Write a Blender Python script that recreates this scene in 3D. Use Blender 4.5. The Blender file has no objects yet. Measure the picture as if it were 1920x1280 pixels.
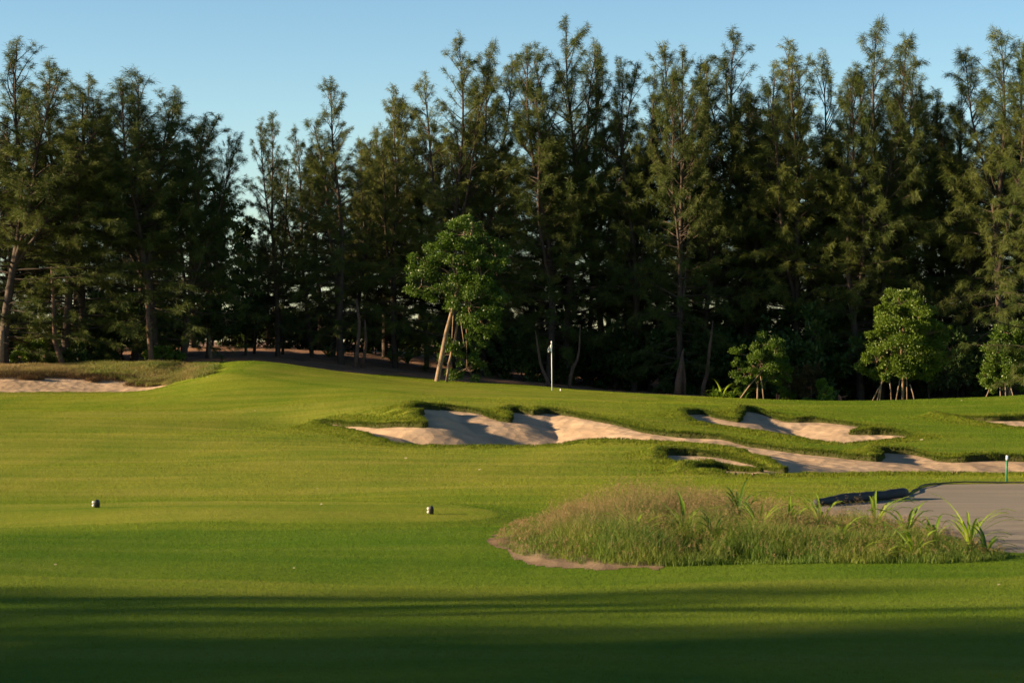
import bpy, math, random, time
T0 = time.time()
import numpy as np
from mathutils import Vector, Matrix
R = math.radians
F = 3840.0; EYE = 2.76
col = bpy.context.scene.collection
rng = np.random.default_rng(7)
random.seed(7)

# ---------------------------------------------------------------- helpers
def tag(o, label=None, cat=None, group=None, kind=None):
    if label: o['label'] = label
    if cat: o['category'] = cat
    if group: o['group'] = group
    if kind: o['kind'] = kind
    return o

def mesh_np(name, V, faces, mats, smooth=False, attrs=None, mi=None):
    """V (n,3), faces: (m,k) int array with constant k"""
    me = bpy.data.meshes.new(name)
    V = np.asarray(V, np.float32); Fc = np.asarray(faces, np.int32)
    m, k = Fc.shape
    me.vertices.add(len(V)); me.vertices.foreach_set('co', V.ravel())
    me.loops.add(m * k); me.loops.foreach_set('vertex_index', Fc.ravel())
    me.polygons.add(m)
    me.polygons.foreach_set('loop_start', np.arange(0, m * k, k, dtype=np.int32))
    if smooth: me.polygons.foreach_set('use_smooth', np.ones(m, bool))
    for mt in (mats if isinstance(mats, (list, tuple)) else [mats]): me.materials.append(mt)
    if mi is not None: me.polygons.foreach_set('material_index', np.asarray(mi, np.int32))
    if attrs:
        for an, av in attrs.items():
            a = me.attributes.new(an, 'FLOAT', 'POINT'); a.data.foreach_set('value', np.asarray(av, np.float32))
    me.update(calc_edges=True); me.validate()
    return me

def link(name, me, parent=None):
    o = bpy.data.objects.new(name, me); col.objects.link(o)
    if parent: o.parent = parent
    return o

def empty(name, loc=(0, 0, 0)):
    o = bpy.data.objects.new(name, None); col.objects.link(o); o.location = loc
    o.empty_display_size = .2
    return o

def copy_tree(o, parent=None):
    c = o.copy(); col.objects.link(c); c.parent = parent
    for ch in list(o.children): copy_tree(ch, c)
    return c

# simpler, safe tube writer (caps by collapsing end radius)
class Tubes:
    def __init__(s): s.V = []; s.F = []; s.n = 0
    def add(s, pts, rad, k=6, cap=False):
        pts = np.asarray(pts, float); rad = np.array(np.broadcast_to(np.asarray(rad, float), (len(pts),)))
        if cap:
            pts = np.concatenate([pts[:1], pts, pts[-1:]]); rad = np.concatenate([[rad[0] * .02], rad, [rad[-1] * .02]])
        n = len(pts)
        core = pts[1:-1] if cap else pts
        t = np.gradient(core, axis=0); t /= np.linalg.norm(t, axis=1)[:, None] + 1e-9
        if cap: t = np.concatenate([t[:1], t, t[-1:]])
        ref = np.array([0.3, 0.9, 0.1]) if abs(t[0][2]) > .7 else np.array([0, 0, 1.])
        a = np.cross(t, ref); a /= np.linalg.norm(a, axis=1)[:, None] + 1e-9
        b = np.cross(t, a)
        th = np.arange(k) * 2 * np.pi / k
        ring = pts[:, None, :] + rad[:, None, None] * (np.cos(th)[None, :, None] * a[:, None, :] + np.sin(th)[None, :, None] * b[:, None, :])
        s.V.append(ring.reshape(-1, 3))
        i = np.arange(n - 1)[:, None] * k; j = np.arange(k)[None, :]; j2 = (j + 1) % k
        s.F.append(np.stack([i + j, i + j2, i + k + j2, i + k + j], -1).reshape(-1, 4) + s.n)
        s.n += n * k
    def mesh(s, name, mat, smooth=True):
        return mesh_np(name, np.concatenate(s.V), np.concatenate(s.F), mat, smooth)

def smoothstep(x): x = np.clip(x, 0, 1); return x * x * (3 - 2 * x)

def vnoise(x, y, seed=0):
    """cheap value noise"""
    xi = np.floor(x).astype(np.int64); yi = np.floor(y).astype(np.int64)
    fx = smoothstep(x - xi); fy = smoothstep(y - yi)
    def h(a, b):
        n = (a * 374761393 + b * 668265263 + seed * 1442695041) & 0x7fffffff
        n = ((n ^ (n >> 13)) * 1274126177) & 0x7fffffff
        return ((n ^ (n >> 16)) & 0xffff) / 65535.0
    return (h(xi, yi) * (1 - fx) + h(xi + 1, yi) * fx) * (1 - fy) + (h(xi, yi + 1) * (1 - fx) + h(xi + 1, yi + 1) * fx) * fy

# ---------------------------------------------------------------- materials
def mat(name): 
    m = bpy.data.materials.new(name); m.use_nodes = True
    return m, m.node_tree.nodes, m.node_tree.links, m.node_tree.nodes['Principled BSDF']

def noise(N, L, scale, detail=4, rough=.55, vec=None, dim='3D'):
    n = N.new('ShaderNodeTexNoise'); n.inputs['Scale'].default_value = scale
    n.inputs['Detail'].default_value = detail; n.inputs['Roughness'].default_value = rough
    if vec: L.new(vec, n.inputs['Vector'])
    return n

def ramp(N, L, src, stops):
    r = N.new('ShaderNodeValToRGB'); e = r.color_ramp.elements
    while len(e) < len(stops): e.new(.5)
    for i, (p, c) in enumerate(stops): e[i].position = p; e[i].color = (*c, 1) if len(c) == 3 else c
    L.new(src, r.inputs['Fac']); return r

def mix(N, L, fac, a, b, mode='MIX'):
    m = N.new('ShaderNodeMix'); m.data_type = 'RGBA'; m.blend_type = mode
    for sock, v in ((m.inputs[0], fac), (m.inputs[6], a), (m.inputs[7], b)):
        if hasattr(v, 'links') or hasattr(v, 'is_linked'): L.new(v, sock)
        else: sock.default_value = v if not isinstance(v, tuple) else (*v, 1)
    return m.outputs[2]

def simple(name, c, rough=.6, var=.25, scale=20, bump=0, metal=0):
    m, N, L, P = mat(name)
    g = N.new('ShaderNodeNewGeometry')
    t = N.new('ShaderNodeTexCoord')
    n = noise(N, L, scale, 5, .6, t.outputs['Object'])
    r = ramp(N, L, n.outputs['Fac'], [(.3, tuple(x * (1 - var) for x in c)), (.7, tuple(min(1, x * (1 + var)) for x in c))])
    L.new(r.outputs['Color'], P.inputs['Base Color']); P.inputs['Roughness'].default_value = rough
    P.inputs['Metallic'].default_value = metal
    if bump:
        b = N.new('ShaderNodeBump'); b.inputs['Strength'].default_value = bump; b.inputs['Distance'].default_value = .02
        L.new(n.outputs['Fac'], b.inputs['Height']); L.new(b.outputs['Normal'], P.inputs['Normal'])
    return m

def leafmat(name, c1, c2, trans=.35, rough=.5, spec=.3, scale=1.2):
    """diffuse/gloss leaf with translucency; colour varies in patches over the plant and from plant to plant"""
    m, N, L, P = mat(name)
    t = N.new('ShaderNodeTexCoord'); oi = N.new('ShaderNodeObjectInfo')
    n = noise(N, L, scale, 3, .6, t.outputs['Object'])
    r = ramp(N, L, n.outputs['Fac'], [(.35, c1), (.65, c2)])
    hs = N.new('ShaderNodeHueSaturation')
    mr = N.new('ShaderNodeMapRange'); L.new(oi.outputs['Random'], mr.inputs['Value'])
    mr.inputs['To Min'].default_value = .78; mr.inputs['To Max'].default_value = 1.22
    mh = N.new('ShaderNodeMapRange'); L.new(oi.outputs['Random'], mh.inputs['Value'])
    mh.inputs['To Min'].default_value = .51; mh.inputs['To Max'].default_value = .485
    L.new(mr.outputs[0], hs.inputs['Value']); L.new(mh.outputs[0], hs.inputs['Hue']); L.new(r.outputs['Color'], hs.inputs['Color'])
    L.new(hs.outputs['Color'], P.inputs['Base Color']); P.inputs['Roughness'].default_value = rough
    P.inputs['Specular IOR Level'].default_value = spec
    tr = N.new('ShaderNodeBsdfTranslucent'); L.new(hs.outputs['Color'], tr.inputs['Color'])
    ms = N.new('ShaderNodeMixShader'); ms.inputs[0].default_value = trans
    L.new(P.outputs[0], ms.inputs[1]); L.new(tr.outputs[0], ms.inputs[2])
    L.new(ms.outputs[0], N['Material Output'].inputs['Surface'])
    return m

M = {}
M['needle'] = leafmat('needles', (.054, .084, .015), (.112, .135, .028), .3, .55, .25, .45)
M['needle_dark'] = leafmat('shade_needles', (.014, .022, .007), (.026, .034, .010), .25, .6, .2, .5)  # darkened copy of the needles: shade of the inner rows put into the colour
M['bark'] = simple('bark', (.048, .031, .022), .85, .45, 6, .6)
M['bark_red'] = simple('reddish_bark', (.11, .062, .042), .85, .4, 8, .6)
M['bark_pale'] = simple('pale_bark', (.22, .145, .09), .85, .3, 9, .5)
M['leaf'] = leafmat('broad_leaf', (.055, .11, .010), (.10, .165, .018), .35, .45, .4, 1.5)
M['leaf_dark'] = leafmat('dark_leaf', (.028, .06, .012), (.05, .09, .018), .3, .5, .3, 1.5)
M['leaf_brown'] = leafmat('brown_leaf', (.045, .045, .014), (.075, .060, .022), .3, .55, .3, 2)
M['leaf_light'] = leafmat('light_leaf', (.08, .17, .02), (.12, .22, .03), .4, .4, .4, 2)
M['dry_dark'] = leafmat('dry_scrub', (.055, .036, .016), (.12, .078, .036), .2, .8, .1, 3)
M['strap'] = leafmat('strap_leaf', (.17, .30, .02), (.30, .42, .05), .45, .4, .4, 4)
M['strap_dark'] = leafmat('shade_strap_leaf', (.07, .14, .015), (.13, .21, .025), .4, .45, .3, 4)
M['stake'] = simple('stake_wood', (.19, .13, .085), .8, .2, 12, .2)
M['white'] = simple('white_paint', (.8, .78, .74), .45, .04, 8)
M['black'] = simple('black_paint', (.010, .010, .011), .35, .3, 15)
M['green_paint'] = simple('green_paint', (.035, .16, .09), .5, .12, 20)
M['dirtmark'] = simple('dark_print', (.05, .05, .12), .7, .1, 20)
M['fabric_roll'] = simple('black_geotextile', (.020, .022, .025), .8, .4, 30, .5)
M['dry_leaf'] = simple('dry_leaf', (.42, .37, .22), .7, .2, 30)
M['rust'] = simple('rust_wood', (.30, .13, .07), .85, .35, 15, .4)

def turf_material(name='turf', blade=False):
    m, N, L, P = mat(name)
    g = N.new('ShaderNodeNewGeometry'); pos = g.outputs['Position']
    a = N.new('ShaderNodeAttribute'); a.attribute_name = 'rough'
    a2 = N.new('ShaderNodeAttribute'); a2.attribute_name = 'tone'
    mp = N.new('ShaderNodeMapping'); L.new(pos, mp.inputs['Vector']); mp.inputs['Scale'].default_value = (.55, .16, 1)
    n1 = noise(N, L, 1, 4, .55, mp.outputs[0])                       # broad patches
    n2 = noise(N, L, 9, 5, .65, pos)                               # tufts
    n3 = noise(N, L, 55, 3, .7, pos)                               # blade scale
    mp2 = N.new('ShaderNodeMapping'); L.new(pos, mp2.inputs['Vector']); mp2.inputs['Scale'].default_value = (.12, .9, 1)
    n4 = noise(N, L, 1, 5, .6, mp2.outputs[0])                       # long streaks from mowing across
    c = ramp(N, L, n1.outputs['Fac'], [(.36, (.135, .19, .014)), (.64, (.215, .235, .024))]).outputs['Color']
    s = ramp(N, L, n4.outputs['Fac'], [(.36, (.095, .165, .012)), (.5, (.15, .20, .016)), (.66, (.24, .245, .04))]).outputs['Color']
    c = mix(N, L, .5, c, s)
    # lengths of cut, plus painted sun and dimness: 'tone' 0 rough-ish dark, .5 fairway, 1 closely cut
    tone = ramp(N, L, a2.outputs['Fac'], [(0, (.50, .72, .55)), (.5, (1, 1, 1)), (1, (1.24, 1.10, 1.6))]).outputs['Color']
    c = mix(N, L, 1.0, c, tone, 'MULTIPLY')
    dry = ramp(N, L, n2.outputs['Fac'], [(.40, (.085, .14, .008)), (.64, (.20, .19, .035))]).outputs['Color']
    fr = N.new('ShaderNodeMath'); fr.operation = 'MULTIPLY'; L.new(a.outputs['Fac'], fr.inputs[0]); fr.inputs[1].default_value = .75
    c = mix(N, L, fr.outputs[0], c, dry)
    v2 = ramp(N, L, n2.outputs['Fac'], [(.3, (.9, .92, .92)), (.7, (1.08, 1.07, 1.08))]).outputs['Color']
    c = mix(N, L, 1.0, c, v2, 'MULTIPLY')
    v3 = ramp(N, L, n3.outputs['Fac'], [(.3, (.85, .86, .82)), (.7, (1.14, 1.13, 1.15))]).outputs['Color']
    c = mix(N, L, 1.0, c, v3, 'MULTIPLY')
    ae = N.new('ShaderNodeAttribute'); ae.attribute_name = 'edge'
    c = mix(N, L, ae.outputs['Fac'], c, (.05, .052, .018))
    L.new(c, P.inputs['Base Color']); P.inputs['Roughness'].default_value = .85
    P.inputs['Specular IOR Level'].default_value = .05
    if blade:
        tr = N.new('ShaderNodeBsdfTranslucent'); L.new(c, tr.inputs['Color'])
        ms = N.new('ShaderNodeMixShader'); ms.inputs[0].default_value = .4
        L.new(P.outputs[0], ms.inputs[1]); L.new(tr.outputs[0], ms.inputs[2])
        L.new(ms.outputs[0], N['Material Output'].inputs['Surface'])
    else:
        b = N.new('ShaderNodeBump'); b.inputs['Strength'].default_value = .8; b.inputs['Distance'].default_value = .02
        L.new(n3.outputs['Fac'], b.inputs['Height'])
        b2 = N.new('ShaderNodeBump'); b2.inputs['Strength'].default_value = .55; b2.inputs['Distance'].default_value = .05
        L.new(n2.outputs['Fac'], b2.inputs['Height']); L.new(b.outputs['Normal'], b2.inputs['Normal'])
        L.new(b2.outputs['Normal'], P.inputs['Normal'])
    return m
M['turf'] = turf_material(); M['blade'] = turf_material('turf_blades', True)

def sand_material(name, c1, c2):
    m, N, L, P = mat(name)
    g = N.new('ShaderNodeNewGeometry'); pos = g.outputs['Position']
    n1 = noise(N, L, .7, 5, .6, pos); n2 = noise(N, L, 30, 4, .7, pos)
    mp = N.new('ShaderNodeMapping'); L.new(pos, mp.inputs['Vector']); mp.inputs['Rotation'].default_value = (0, 0, R(-35)); mp.inputs['Scale'].default_value = (.8, 9, .8)
    n3 = noise(N, L, 1.3, 3, .5, mp.outputs[0])
    vo = N.new('ShaderNodeTexVoronoi'); vo.inputs['Scale'].default_value = 3.2; L.new(pos, vo.inputs['Vector'])
    c = ramp(N, L, n1.outputs['Fac'], [(.35, c1), (.65, c2)]).outputs['Color']
    c = mix(N, L, 1.0, c, ramp(N, L, n2.outputs['Fac'], [(.3, (.84, .83, .82)), (.7, (1.1, 1.1, 1.1))]).outputs['Color'], 'MULTIPLY')
    L.new(c, P.inputs['Base Color']); P.inputs['Roughness'].default_value = .95; P.inputs['Specular IOR Level'].default_value = .1
    b = N.new('ShaderNodeBump'); b.inputs['Strength'].default_value = .5; b.inputs['Distance'].default_value = .02; L.new(n2.outputs['Fac'], b.inputs['Height'])
    b2 = N.new('ShaderNodeBump'); b2.inputs['Strength'].default_value = .7; b2.inputs['Distance'].default_value = .05; L.new(n3.outputs['Fac'], b2.inputs['Height']); L.new(b.outputs[0], b2.inputs['Normal'])
    b3 = N.new('ShaderNodeBump'); b3.inputs['Strength'].default_value = .5; b3.inputs['Distance'].default_value = .05; L.new(vo.outputs['Distance'], b3.inputs['Height']); L.new(b2.outputs[0], b3.inputs['Normal'])
    L.new(b3.outputs[0], P.inputs['Normal'])
    return m
M['sand'] = sand_material('bunker_sand', (.40, .285, .19), (.49, .36, .25))
M['soil'] = sand_material('soil', (.15, .10, .062), (.27, .20, .135))

def floor_material():
    m, N, L, P = mat('forest_floor')
    g = N.new('ShaderNodeNewGeometry'); pos = g.outputs['Position']
    n1 = noise(N, L, .5, 5, .6, pos); n2 = noise(N, L, 8, 6, .7, pos)
    c = ramp(N, L, n1.outputs['Fac'], [(.35, (.17, .085, .042)), (.65, (.30, .15, .08))]).outputs['Color']
    c = mix(N, L, 1.0, c, ramp(N, L, n2.outputs['Fac'], [(.3, (.5, .5, .5)), (.7, (1.4, 1.35, 1.3))]).outputs['Color'], 'MULTIPLY')
    L.new(c, P.inputs['Base Color']); P.inputs['Roughness'].default_value = .95
    b = N.new('ShaderNodeBump'); b.inputs['Strength'].default_value = .8; b.inputs['Distance'].default_value = .08
    L.new(n2.outputs['Fac'], b.inputs['Height']); L.new(b.outputs[0], P.inputs['Normal'])
    return m
M['floor'] = floor_material()

def grey_material():
    m, N, L, P = mat('grey_gravel')
    g = N.new('ShaderNodeNewGeometry'); pos = g.outputs['Position']
    mp = N.new('ShaderNodeMapping'); L.new(pos, mp.inputs['Vector']); mp.inputs['Scale'].default_value = (.25, 1.6, 1); mp.inputs['Rotation'].default_value = (0, 0, R(3))
    n1 = noise(N, L, 1, 5, .6, mp.outputs[0]); n2 = noise(N, L, 70, 4, .7, pos)
    c = ramp(N, L, n1.outputs['Fac'], [(.3, (.165, .136, .104)), (.5, (.207, .172, .132)), (.7, (.25, .21, .163))]).outputs['Color']
    c = mix(N, L, 1.0, c, ramp(N, L, n2.outputs['Fac'], [(.3, (.75, .75, .75)), (.7, (1.2, 1.2, 1.2))]).outputs['Color'], 'MULTIPLY')
    L.new(c, P.inputs['Base Color']); P.inputs['Roughness'].default_value = .9
    b = N.new('ShaderNodeBump'); b.inputs['Strength'].default_value = .5; b.inputs['Distance'].default_value = .01
    L.new(n2.outputs['Fac'], b.inputs['Height']); L.new(b.outputs[0], P.inputs['Normal'])
    return m
M['grey'] = grey_material()

# ---------------------------------------------------------------- terrain
def gp(px, D): return (px - 960) / F * D
def gz(py, D): return EYE - (py - 640) / F * D
ctl = []
def C(px, py, D): ctl.append((gp(px, D), D, gz(py, D)))
def W(x, d, z): ctl.append((x, d, z))
for d in (8, 14, 20, 28, 34):
    for x in (-.45, -.25, -.08, .08, .25, .45): W(x * d * 1.0, d, 0)
for px in (-600, -100, 200, 500, 800, 1100, 1400, 1700, 2000, 2600): W(gp(px, 40), 40, 0)
for px in (-600, -100, 200, 500, 800, 1050): W(gp(px, 47), 47, .02)
for px, py in ((-600, 820), (-200, 818), (0, 818), (200, 819), (400, 820), (540, 823)): C(px, py, 57)
C(1330, 894, 42.9); C(1400, 899, 42.8); C(1450, 898, 42.8); C(1540, 896, 43.2); C(1650, 894, 43.4); C(1800, 895, 43.4); C(1920, 895, 43.4); C(2400, 895, 43.4)
for px, py, d in [(700, 830, 57.2), (760, 837, 56.6), (860, 838, 56.2), (960, 838, 56), (1050, 835, 56), (1100, 825, 56), (1170, 826, 55.6), (1170, 850, 50.5),
    (590, 791, 66), (400, 788, 66), (200, 784, 66), (0, 783, 66), (-300, 783, 66), (620, 806, 61.5), (520, 806, 61.5),
    (700, 762, 66.4), (640, 773, 66.2), (765, 757, 66.2), (640, 798, 63.4), (700, 800, 61.3), (760, 797, 60.6), (800, 799, 60.1), (740, 775, 63.4), (790, 772, 63),
    (770, 756, 69.5), (700, 756, 70.5), (620, 760, 71),
    (700, 744, 75), (700, 732, 80), (700, 715, 88), (700, 702, 96),
    (560, 785, 67), (560, 757, 74), (560, 735, 80), (560, 708, 88), (560, 690, 95.5), (500, 681, 94), (430, 677, 91.5), (400, 768, 74), (400, 740, 80), (410, 708, 86), (410, 690, 89.5), (440, 682, 97),
    (200, 768, 74), (200, 749, 82), (200, 736, 88), (0, 770, 74), (0, 752, 82), (0, 736, 87), (-300, 755, 82), (-300, 738, 87), (300, 730, 88), (300, 748, 82),
    (0, 697, 92.5), (100, 699, 92.5), (200, 700, 93), (300, 712, 91.5), (340, 700, 92), (-300, 703, 93), (0, 690, 97), (200, 686, 97), (320, 680, 97), (-300, 688, 97),
    (860, 764, 67), (860, 757, 70.5), (860, 745, 78), (860, 730, 88), (860, 716, 96), (925, 783, 64.6), (955, 788, 63.5), (958, 766, 67.2), (958, 757, 71),
    (958, 744, 79), (958, 734, 88), (958, 721, 96), (1025, 767, 67.5), (1035, 758, 72), (1035, 747, 79), (1035, 735, 87), (1035, 725, 96),
    (1110, 788, 64), (1130, 772, 70), (1130, 752, 79), (1130, 740, 88), (1130, 733, 96), (1200, 805, 61.2), (1235, 788, 66), (1250, 765, 72.5), (1240, 754, 80), (1240, 745, 90), (1240, 741, 96),
    (1300, 796, 66), (1400, 808, 65), (1490, 822, 62), (1575, 833, 60), (1640, 829, 60.6), (1700, 824, 61.4), (1720, 818, 63),
    (1290, 774, 70.5), (1320, 768, 72), (1380, 789, 68.2), (1400, 764, 73.6), (1440, 774, 72.6), (1480, 787, 70), (1530, 788, 69.8), (1620, 801, 67.2), (1340, 757, 76), (1400, 757, 78),
    (1640, 807, 65.5), (1590, 815, 64.3), (1690, 814, 64.4),
    (1500, 764, 84), (1560, 757, 94), (1400, 752, 90), (1600, 778, 77), (1650, 792, 71), (1740, 800, 69), (1820, 806, 67),
    (1700, 753, 96), (1840, 757, 96), (1880, 750, 93), (1930, 744, 92), (2300, 740, 93), (1740, 772, 80), (1780, 777, 77.5), (1850, 777, 78), (1920, 774, 78), (2300, 774, 78),
    (1850, 797, 72.6), (1930, 806, 71), (1740, 812, 65), (1920, 822, 62), (2300, 822, 62),
    (1300, 819, 59.4), (1350, 821, 58.8), (1400, 834, 57.3), (1500, 845, 55.4), (1560, 849, 54.7), (1640, 856, 53.7), (1655, 842, 56.2), (1700, 844, 56), (1760, 856, 54.5), (1860, 855, 54.2), (1920, 858, 54), (2300, 858, 54), (1500, 833, 58.6), (1600, 841, 57.5),
    (1240, 830, 55), (1300, 832, 54.3), (1380, 843, 52.3), (1440, 860, 49.8), (1471, 874, 47.7), (1340, 854, 50.6), (1400, 863, 49.2), (1440, 873, 48.1),
    (1290, 863, 49), (1350, 867, 48.2), (1400, 875, 47.2), (1424, 885, 46), (1290, 878, 46.3), (1340, 875, 47.0), (1400, 883, 46.2), (1240, 893, 44.5), (1350, 893, 44.2),
    ]: C(px, py, d)
# forest floor
for px, py, d in [(370, 650, 122), (560, 657, 122), (560, 674, 105), (480, 668, 106), (700, 666, 122), (700, 691, 105), (860, 690, 121), (860, 708, 105), (1035, 702, 121), (1035, 722, 106),
    (1240, 716, 121), (1240, 738, 106), (1500, 727, 121), (1500, 754, 106), (1700, 752, 106), (1920, 722, 121), (1920, 742, 106), (0, 668, 116), (200, 662, 120), (-300, 668, 118), (2300, 722, 121), (0, 683, 104), (250, 678, 105)]: C(px, py, d)
for x in (-60, -30, -5, 15, 60): W(x, 150, 2.2 if x < 0 else .9)
ctl = np.array(ctl)

class TPS:
    def __init__(s, P, z, lam=.02):
        s.P = P; n = len(P)
        r = np.linalg.norm(P[:, None] - P[None], axis=2)
        K = s.k(r) + lam * np.eye(n)
        A = np.zeros((n + 3, n + 3)); A[:n, :n] = K; A[:n, n] = 1; A[:n, n + 1:] = P; A[n, :n] = 1; A[n + 1:, :n] = P.T
        s.w = np.linalg.solve(A, np.concatenate([z, [0, 0, 0]]))
    def k(s, r): return r * r * np.log(np.maximum(r, 1e-6))
    def __call__(s, x, y):
        sh = x.shape; Q = np.stack([x.ravel(), y.ravel()], 1); out = np.empty(len(Q)); n = len(s.P)
        for i in range(0, len(Q), 60000):
            q = Q[i:i + 60000].astype(np.float32)
            d2 = ((q[:, None, 0] - s.P[None, :, 0].astype(np.float32)) ** 2 + (q[:, None, 1] - s.P[None, :, 1].astype(np.float32)) ** 2)
            kk = .5 * d2 * np.log(np.maximum(d2, 1e-8))
            out[i:i + 60000] = kk.astype(np.float64) @ s.w[:n] + s.w[n] + q.astype(np.float64) @ s.w[n + 1:]
        return out.reshape(sh)
tps = TPS(ctl[:, :2], ctl[:, 2])

def poly_px(pts, it=2, jit=.06, seed=1):
    """closed outline on the ground; Chaikin-like smoothing and a ragged edge"""
    P = np.array([(gp(a, d), d) for a, d in pts])
    for _ in range(it):
        Q = np.roll(P, -1, 0); P = np.stack([P * .8 + Q * .2, P * .2 + Q * .8], 1).reshape(-1, 2)
    # resample at about 0.25 m
    out = []
    for i in range(len(P)):
        a, b = P[i], P[(i + 1) % len(P)]; n = max(1, int(np.linalg.norm(b - a) / .3))
        for k in range(n): out.append(a + (b - a) * k / n)
    P = np.array(out)
    if jit:
        r = np.random.default_rng(seed); P = P + r.normal(0, jit, P.shape) * .6
    return P

def sdf(P, x, y, cut=6.0):
    """signed distance, positive inside"""
    sh = x.shape; x = x.ravel(); y = y.ravel(); out = np.full(len(x), -float(cut))
    mn = P.min(0) - cut; mx = P.max(0) + cut
    idx = np.where((x > mn[0]) & (x < mx[0]) & (y > mn[1]) & (y < mx[1]))[0]
    A = P; B = np.roll(P, -1, 0)
    for s0 in range(0, len(idx), 20000):
        ii = idx[s0:s0 + 20000]; qx = x[ii][:, None]; qy = y[ii][:, None]
        ex = (B - A)[:, 0][None]; ey = (B - A)[:, 1][None]
        wx = qx - A[:, 0][None]; wy = qy - A[:, 1][None]
        t = np.clip((wx * ex + wy * ey) / (ex * ex + ey * ey + 1e-12), 0, 1)
        d = np.sqrt(np.min((wx - t * ex) ** 2 + (wy - t * ey) ** 2, axis=1))
        c = ((A[:, 1][None] <= qy) != (B[:, 1][None] <= qy)) & (qx < ex * (qy - A[:, 1][None]) / (ey + 1e-12 * (ey == 0)) + A[:, 0][None])
        inside = c.sum(1) % 2 == 1
        out[ii] = np.maximum(np.where(inside, d, -d), -cut)
    return out.reshape(sh)

B1 = poly_px([(590, 66), (640, 63.6), (700, 61.4), (760, 60.7), (803, 60.1), (796, 61.5), (782, 62.4), (800, 63), (770, 64), (778, 65), (815, 65.2), (828, 65.6), (790, 65.8), (772, 66.4), (815, 67.0), (860, 66.8), (900, 66.2), (925, 64.7), (955, 63.4), (962, 64.6),
    (956, 67.2), (985, 66.6), (1005, 66.3), (1030, 67.2), (1090, 65.6), (1120, 64), (1160, 63), (1200, 61.2), (1260, 59.8), (1345, 59.2), (1370, 58.2), (1400, 57.2), (1450, 56.5), (1500, 55.5), (1560, 54.8), (1610, 53.9),
    (1648, 53.5), (1656, 54.8), (1648, 56.2), (1700, 56.1), (1740, 55.2), (1790, 53.8), (1850, 54.3), (1950, 54), (2300, 54), (2300, 43.9), (1950, 43.9), (1800, 43.9), (1650, 43.9), (1560, 43.8), (1500, 43.7), (1430, 43.4), (1362, 43.5), (1348, 44.4),
    (1288, 45.8), (1340, 47.0), (1400, 46.3), (1427, 45.5), (1428, 46.2), (1400, 47.4), (1350, 48.4), (1290, 49.0), (1245, 49.7), (1246, 50.8), (1290, 50.9), (1340, 50.5), (1400, 49.3), (1455, 47.7),
    (1475, 47.4), (1472, 48.2), (1440, 50), (1380, 52.4), (1300, 54.3), (1240, 55.4), (1100, 56.1), (1050, 56.2), (900, 56.4), (760, 56.9), (700, 58.6), (625, 62.8)], seed=3)
B2 = poly_px([(1286, 68.6), (1284, 70.3), (1320, 71.0), (1345, 69.4), (1372, 68.2), (1386, 67.8), (1390, 70), (1398, 73.4), (1440, 72.4), (1478, 69.8), (1530, 69.9), (1580, 68.5), (1625, 67.1), (1600, 65.3), (1588, 64.3), (1640, 64.3), (1690, 64.0), (1706, 62.6), (1700, 61.4), (1640, 60.7), (1575, 60.1), (1490, 62.2), (1400, 65), (1330, 66.4), (1300, 66.8)], seed=4, jit=.04)
B3 = poly_px([(1755, 78.6), (1800, 76.6), (1850, 75.4), (1920, 75.6), (2250, 76), (2250, 70.8), (1930, 71.4), (1850, 73.4), (1790, 76.4)], seed=5, jit=.04)
B4 = poly_px([(-400, 92), (-200, 92.3), (0, 92.0), (100, 92.3), (200, 92.6), (240, 91.8), (300, 90.8), (335, 90.0), (318, 88.8), (260, 88.4), (150, 88.2), (0, 87.6), (-200, 87.6), (-400, 87.6)], seed=6, jit=.08)
TEE = poly_px([(-900, 34.5), (0, 35.8), (300, 35.8), (600, 35.4), (850, 34.3), (945, 32.8), (900, 31.6), (700, 31), (300, 31.1), (0, 31.3), (-900, 31)], jit=.0)
GREEN = poly_px([(430, 88), (560, 84), (800, 79), (1035, 77.5), (1180, 79), (1240, 84), (1220, 90), (1000, 94), (750, 94), (560, 93)], it=3, jit=0)
GREY = poly_px([(1520, 33.6), (1600, 31.5), (1700, 29.3), (1860, 26.7), (2400, 26.2), (2700, 33), (2400, 39.4), (1920, 39.8), (1760, 39.9), (1722, 38.8), (1700, 37.2), (1640, 36), (1540, 34.8)], jit=.02, seed=8)
BED = poly_px([(928, 28.4), (950, 27.2), (1010, 26.4), (1100, 25.9), (1240, 25.7), (1500, 25.6), (1750, 25.5), (1880, 25.7), (1900, 26.5), (1820, 28), (1740, 29.4), (1640, 30.4), (1540, 31.4), (1400, 33.2), (1280, 33.6), (1120, 32.6), (1000, 31), (940, 29.6)], jit=.05, seed=9)
SOIL = poly_px([(922, 28.6), (934, 27.4), (992, 26.35), (1080, 25.8), (1230, 25.55), (1260, 25.9), (1100, 27.5), (1000, 29), (950, 29.4)], jit=.14, seed=10)
SC = poly_px([(-300, 91.9), (0, 91.7), (100, 92.0), (200, 92.3), (245, 90.9), (300, 89.8), (340, 88.9), (372, 88), (400, 88), (412, 90), (395, 93), (330, 96), (150, 97.5), (0, 97.5), (-300, 97.5)], jit=.2, seed=12)
BUNKERS = [B1, B2, B3, B4]

def swell(x, y):
    a = (vnoise(x / 4.5 + 3, y / 3.2, 1) - .5) * .17 + (vnoise(x / 14 + 3, y / 6, 8) - .5) * .24 + (vnoise(x / 11 + 7, y / 3.4 + 2, 18) - .5) * .15 + (vnoise(x / 1.7, y / 1.3 + 9, 2) - .5) * .022
    w = np.clip((y - 12) / 6, 0, 1) 
    return a * np.where(y < 40, 1.0, .7)

def ground_z(x, y):
    u = np.clip(x / y, -.36, .40); d = np.clip(y, 8, 150)
    return tps(u * d, d) + swell(x, y)

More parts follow.
